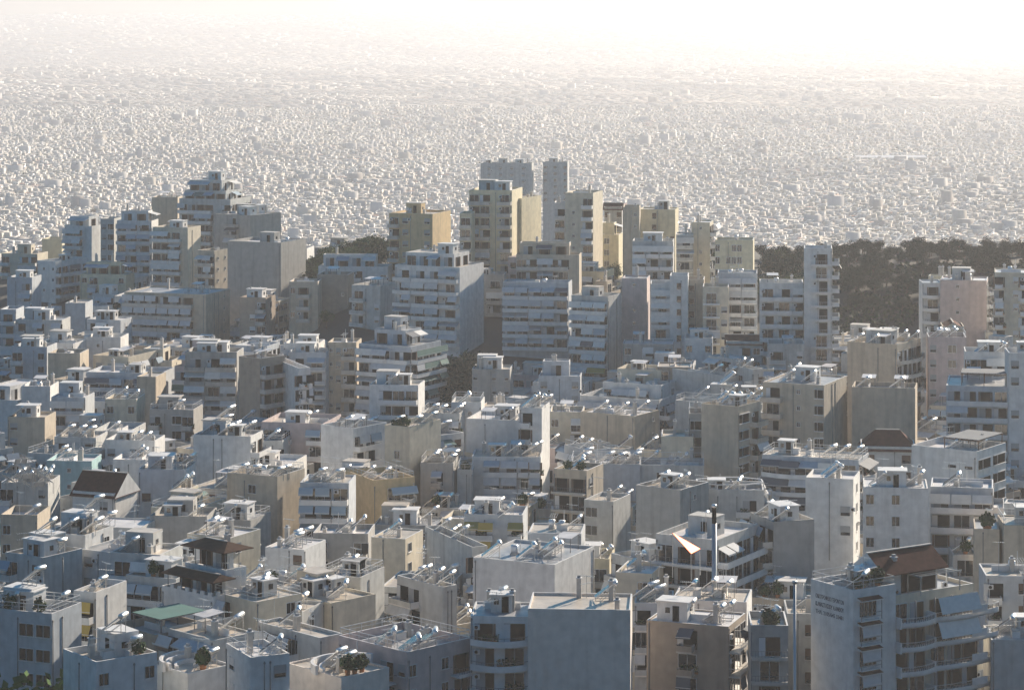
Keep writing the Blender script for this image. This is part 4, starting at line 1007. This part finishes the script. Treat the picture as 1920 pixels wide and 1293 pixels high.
for k,(px,D,h_,lab) in enumerate([(1380,922,12,'pale street lamp left of the slim white tower'),(1672,960,9,'left lamp post of two on the hill slope'),(1688,955,10,'right lamp post of two on the hill slope'),(1665,905,6,'short lamp post near the hill foot')]):
    X=xpx(px,D); b=MB(); b.cyl((0,0,0),(0,0,h_),.11,'rail_l',8,r1=.07); b.obox((0,0,h_),(1.2,0,h_+.2),.08,.08,'rail_l'); b.box(.9,1.5,-.12,.12,h_+.14,h_+.26,'alu')
    tag(obj('street_lamp',b.mesh('street_lamp'),None,(X,D*DS,gz(X,D))),lab,'street lamp')
def car(px,D,rz,col,lab):
    X=xpx(px,D); e=bpy.data.objects.new('parked_car',None); COL.link(e); e.location=(X,D*DS,gz(X,D)+.05); e.rotation_euler=(0,0,rz); tag(e,lab,'car','cars parked at the hill foot')
    P=[(-2.1,.35),(-2.1,.85),(-1.3,.95),(-.7,1.42),(.7,1.42),(1.25,.95),(2.05,.8),(2.1,.35)]
    b=MB(); n=len(P); vs=[(x,-.82,z) for x,z in P]+[(x,.82,z) for x,z in P]; b.add(vs,[tuple(range(n)),tuple(range(2*n-1,n-1,-1))]+[(i,i+n,(i+1)%n+n,(i+1)%n) for i in range(n)],col); obj('body',b.mesh('car_body'),e)
    b=MB(); 
    for y in (-.835,.835): b.add([(-1.1,y,.98),(-.65,y,1.36),(.65,y,1.36),(1.1,y,.98)],[(0,1,2,3) if y<0 else (3,2,1,0)],'glass')
    b.add([(-1.27,-.7,1.0),(-1.27,.7,1.0),(-.74,.7,1.42),(-.74,-.7,1.42)],[(0,3,2,1)],'glass'); obj('windows',b.mesh('car_windows'),e)
    for x in (-1.3,1.35):
        for y in (-.8,.8):
            b=MB(); b.cyl((x,y-.1,.32),(x,y+.1,.32),.32,'dark',12); b.cyl((x,y-.11,.32),(x,y+.11,.32),.18,'alu',10); obj('wheel',b.mesh('wheel'),e)
cp={'c1':mat('car_paint_white',(.7,.7,.7),.2,.1,var=0),'c2':mat('car_paint_silver',(.5,.5,.52),.2,.6,var=0),'c3':mat('car_paint_dark',(.06,.07,.09),.2,.1,var=0)}
M.update(cp)
for i,(px,D,c,lab) in enumerate([(1662,937,'c1','white car parked left at the hill foot'),(1684,938,'c2','silver car parked second at the hill foot'),(1706,936,'c1','white car parked third at the hill foot'),(1728,938,'c3','dark car parked near the rounded balcony tower'),(1640,939,'c2','silver car parked nearest the slim white tower')]):
    car(px,D,rad(90)+tr.uniform(-.2,.2) if i%2 else tr.uniform(-.2,.2),c,lab)
# tilted panel rows on the crowded roof at left
def panel_row(px,py,D,L,wd,rz,tilt,lab):
    p=at(px,py,D); e=bpy.data.objects.new('solar_panel_rack',None); COL.link(e); e.location=p; e.rotation_euler=(0,0,rz); tag(e,lab,'solar panel','panel racks on the crowded roof')
    c,s=math.cos(tilt),math.sin(tilt); b=MB(); n=int(L/1.1)
    for i in range(n):
        x0=-L/2+1.1*i+.04; x1=x0+1.02
        b.add([(x0,0,.3),(x1,0,.3),(x1,wd*c,.3+wd*s),(x0,wd*c,.3+wd*s),(x0,0,.38),(x1,0,.38),(x1,wd*c,.38+wd*s),(x0,wd*c,.38+wd*s)],[(3,2,1,0),(0,1,5,4),(1,2,6,5),(2,3,7,6),(3,0,4,7)],'alu')
        b.add([(x0,0,.38),(x1,0,.38),(x1,wd*c,.38+wd*s),(x0,wd*c,.38+wd*s)],[(0,1,2,3)],'coll')
    obj('panel',b.mesh('panel'),e)
    b=MB()
    for x in (-L/2+.2,L/2-.2): b.obox((x,wd*c,-1.5),(x,wd*c,.3+wd*s),.07,.07,'galv'); b.obox((x,0,-1.5),(x,0,.3),.07,.07,'galv'); b.obox((x,0,.3),(x,wd*c,.28+wd*s),.07,.07,'galv')
    obj('stand',b.mesh('rack_stand'),e)
for i,(px,py,rz) in enumerate([(22,905,-60),(45,885,-62),(60,868,-62),(78,893,-60),(92,905,-60),(55,915,-58)]):
    panel_row(px,py,712+2*(i%3),4.4,2.0,rad(rz+180),rad(40),f"{ORD[i]} tilted panel rack on the crowded roof at left edge")
for i,(px,py) in enumerate([(38,872),(50,900),(72,915)]):
    panel_row(px,py,706+i,2.2,1.8,rad(200),rad(35),f"{ORD[i]} short panel rack facing away on the crowded roof")
# glaring sheets, ring railings
p=at(1285,1022,566); e=MB(); n_=Vector((.59,-.26,.76)); t1=Vector((.40,.92,0)).normalized(); t2=n_.cross(t1).normalized()*1.0
A_=[t2*2.4,t2*-1.4+t1*-.6,t2*-1.4+t1*3.0]
e.add([tuple(v) for v in A_]+[tuple(v-n_*.06) for v in A_],[(0,1,2),(5,4,3),(0,3,4,1),(1,4,5,2),(2,5,3,0)],'sheet')  # orange of the glint is painted in by the sheet's own colour
for v in A_: e.obox(tuple(v-n_*.06),(v.x,v.y,-4.5),.1,.1,'galv')
tag(obj('sunlit_awning',e.mesh('sunlit_awning'),None,p),'wedge shaped sheet awning blazing with reflected sun','awning')
b=MB(); 
for ring,(R,z) in enumerate(((4.4,0),(4.1,.9),(3.8,1.8))):
    P=[(R*1.5*math.cos(2*math.pi*i/8+.39),R*math.sin(2*math.pi*i/8+.39),z) for i in range(8)]
    for i in range(8): b.obox(P[i],P[(i+1)%8],.22,.16,'slab')
for i in range(8):
    c,s=math.cos(2*math.pi*i/8+.39),math.sin(2*math.pi*i/8+.39); b.obox((6.6*c,4.4*s,-1.2),(5.7*c,3.8*s,1.8),.16,.16,'slab')
p=at(1368,922,676); tag(obj('ring_pergola',b.mesh('ring_pergola'),None,(p.x,p.y,p.z)),'octagonal white pergola of stacked rings on a pale roof','pergola')
# villa roofs, green canopy as things of the villa
# ------------------------------------------------------------------ far towers and shed
def far_tower(x0,x1,yt,D,col,n,a='',sp='wwww'):
    B(x0,x1-4,x1,yt,yt+60,D,6,col,sp,'',n,'',h=2,stair=True,rect=0,ph=None,kind='tower_block',cat='tower block',group='far tower blocks beyond the ridge',dep=16,ap=.1,fl=3.1)
far_tower(901,1001,306,1980,'gw','broad hazy tower block beyond the ridge centre',sp='.w.w.w.w.')
far_tower(1018,1068,304,1990,'gw','narrow hazy tower block right of the broad one',sp='w.w.w')
X0,X1=xpx(1605,4150),xpx(1738,4150); m=MB()
m.box(0,X1-X0,0,26,0,6,'bl'); m.add([(0,-1,6.02),(X1-X0,-1,6.02),(X1-X0,13,7.6),(0,13,7.6),(X1-X0,27,6.02),(0,27,6.02)],[(0,1,2,3),(3,2,4,5)],'roof_white')
for i in range(18): m.box(4+i*3.7,6.2+i*3.7,-.1,-.01,1.2,3.4,'dark')
tag(obj('long_shed',m.mesh('long_shed'),None,(X0,4150*DS,gz(0,4150)+3)),'long pale industrial shed far out on the plain','shed')
# ------------------------------------------------------------------ the far city: one mass
rng=np.random.default_rng(7)
FM=[mat('far_wall_%d'%i,c,.9,var=0) for i,c in enumerate([(.60,.58,.56),(.54,.52,.50),(.58,.53,.46),(.48,.46,.45),(.44,.40,.37)])]+[mat('far_roof_pale',(.44,.40,.36),.8,var=0),mat('far_roof_grey',(.34,.32,.30),.8,var=0),mat('far_roof_tile',(.3,.14,.09),.7,var=0),M['leaf2']]
V=[];Fc=[];MI=[];HV=[];off=0
def layer(y0,y1,step,hmin,hmax,fill):
    out=[]
    y=y0
    while y<y1:
        hw=y*1060/FC; nx_=int(2*hw/step); xs_=-hw+np.arange(nx_)*step+rng.uniform(-.2,.2,nx_)*step
        keep=rng.random(nx_)<fill; xs_=xs_[keep]; k=len(xs_)
        st=np.sin(xs_*.013+y*.004)+np.sin(y*.011-xs_*.006)
        hh=rng.uniform(hmin,hmax,k)*(1+.25*st)+ (rng.random(k)<.006)*rng.uniform(3,9,k)
        out.append(np.stack([xs_,np.full(k,y)+rng.uniform(-.25,.25,k)*step,step*rng.uniform(.44,.72,k),step*rng.uniform(.42,.60,k),np.maximum(hh,3),(np.floor(np.abs(np.sin(np.floor(xs_/170+y*.0007)*12.9898+np.floor(y/260)*78.233)*43758.5))%7)*.17-.35+rng.normal(0,.05,k)],1)); y+=step
    return np.concatenate(out)
Ls=[layer(1340,2200,7,3,6.5,.95),layer(2200,3400,8.2,3,6.5,.95),layer(3400,5400,11,3.5,7,.94),layer(5400,8600,18,4,8.5,.92),layer(8600,11900,30,5,10,.9)]
A=np.concatenate(Ls); N=len(A); print('FAR',N)
c,s=np.cos(A[:,5]),np.sin(A[:,5]); gzv=np.interp(A[:,1]/DS,PY,PZ)
cor=[(-1,-1),(1,-1),(1,1),(-1,1)]
verts=np.zeros((N,8,3)); 
for i,(u,v) in enumerate(cor):
    X=A[:,0]+c*A[:,2]*u-s*A[:,3]*v; Y=A[:,1]+s*A[:,2]*u+c*A[:,3]*v
    verts[:,i]=np.stack([X,Y,gzv-1],1); verts[:,i+4]=np.stack([X,Y,gzv+A[:,4]],1)
quad=np.array([(4,5,6,7),(0,1,5,4),(1,2,6,5),(2,3,7,6),(3,0,4,7)])
faces=(quad[None]+8*np.arange(N)[:,None,None]).reshape(-1,4)
wm=rng.choice([0,0,0,1,1,2,2,3,4],N); rm=rng.choice([5,5,6,6,7],N,p=[.2,.2,.25,.25,.1]); 
pk=np.sin(A[:,0]*.0081+A[:,1]*.0023)+np.sin(A[:,0]*.0047-A[:,1]*.0061+2)+np.sin(A[:,0]*.019+1)*np.sin(A[:,1]*.013)
tre=(pk>9)|(rng.random(N)<.02); A[tre,4]=rng.uniform(2.5,5,tre.sum())
av=(np.abs(np.sin(A[:,0]*.011+A[:,1]*.0035))<.012); A[av,4]=.15
verts[:,4:,2]=(gzv+A[:,4])[:,None]
wm[tre]=8; rm[tre]=8
mi=np.stack([rm,wm,wm,wm,wm],1).reshape(-1)
def np_mesh(name,vs,fs,mi_,mats):
    me=bpy.data.meshes.new(name); nf=len(fs); me.vertices.add(len(vs)); me.vertices.foreach_set('co',vs.astype(np.float32).ravel())
    me.loops.add(nf*4); me.loops.foreach_set('vertex_index',fs.astype(np.int32).ravel()); me.polygons.add(nf)
    me.polygons.foreach_set('loop_start',np.arange(nf,dtype=np.int32)*4); me.polygons.foreach_set('material_index',mi_.astype(np.int32))
    for m in mats: me.materials.append(m)
    me.update(calc_edges=True); me.validate(); return me
tag(obj('distant_city',np_mesh('distant_city',verts.reshape(-1,3),faces,mi,FM)),'endless hazy sprawl of low city blocks on the plain','city',None,'stuff')
# stair boxes and dark window bands give the nearer far blocks some relief; heaters on their roofs as one mass
K=A[(A[:,1]<4200)&(~tre)&(~av)]; rep=np.repeat(K,2,0); n=len(rep); rep=rep[rng.random(n)<.75]; n=len(rep)
c,s=np.cos(rep[:,5]),np.sin(rep[:,5]); uu=rng.uniform(-.8,.8,n)*rep[:,2]; vv=rng.uniform(-.8,.8,n)*rep[:,3]
cx=rep[:,0]+c*uu-s*vv; cy=rep[:,1]+s*uu+c*vv; cz=np.interp(rep[:,1]/DS,PY,PZ)+rep[:,4]
kind=rng.random(n)
ang=rng.uniform(-.6,.1,n); ca,sa=np.cos(ang),np.sin(ang)
def P3(lx,ly,lz): return np.stack([cx+ca*lx-sa*ly,cy+sa*lx+ca*ly,cz+lz],1)
sl=kind<.62    # sloping collectors; others little roof boxes
vs=np.zeros((n,8,3)); sc_=rng.uniform(1.0,1.7,n); 
for i,(u,v,w_) in enumerate([(-1,-1,0),(1,-1,0),(1,1,0),(-1,1,0),(-1,-1,1),(1,-1,1),(1,1,1),(-1,1,1)]):
    a_=P3(u*.95*sc_, v*.6*sc_, (.9+u*.65)*sc_+w_*.25); bx_=P3(u*1.6,v*1.9,w_*2.6+0*sc_)
    vs[:,i]=np.where(sl[:,None],a_,bx_)
fs=(quad[None]+8*np.arange(n)[:,None,None]).reshape(-1,4)
mk=np.where(sl,rng.choice([0,0,1],n),rng.choice([2,3],n)); mi2=np.repeat(mk,5)
tag(obj('distant_roof_clutter',np_mesh('distant_roof_clutter',vs.reshape(-1,3),fs,mi2,[M['alu'],M['tank_w'],FM[0],FM[2]])),'glinting collectors and sheds on the distant roofs','roof clutter',None,'stuff')
# ------------------------------------------------------------------ haze
hz=MB(); hz.box(-7100,7100,-280,12900,-3,246,'slab'); me=hz.mesh('haze'); me.materials.clear()
hm=bpy.data.materials.new('haze_air'); hm.use_nodes=True; t_=hm.node_tree; t_.nodes.clear(); out=t_.nodes.new('ShaderNodeOutputMaterial'); pv=t_.nodes.new('ShaderNodeVolumePrincipled')
pv.inputs['Density'].default_value=HAZE_D; pv.inputs['Anisotropy'].default_value=.38; pv.inputs['Color'].default_value=(.88,.87,.91,1)
t_.links.new(pv.outputs[0],out.inputs['Volume']); me.materials.append(hm)
tag(obj('haze',me),'pale summer haze over the whole city','haze',None,'stuff')
# drop placeholder materials nobody uses
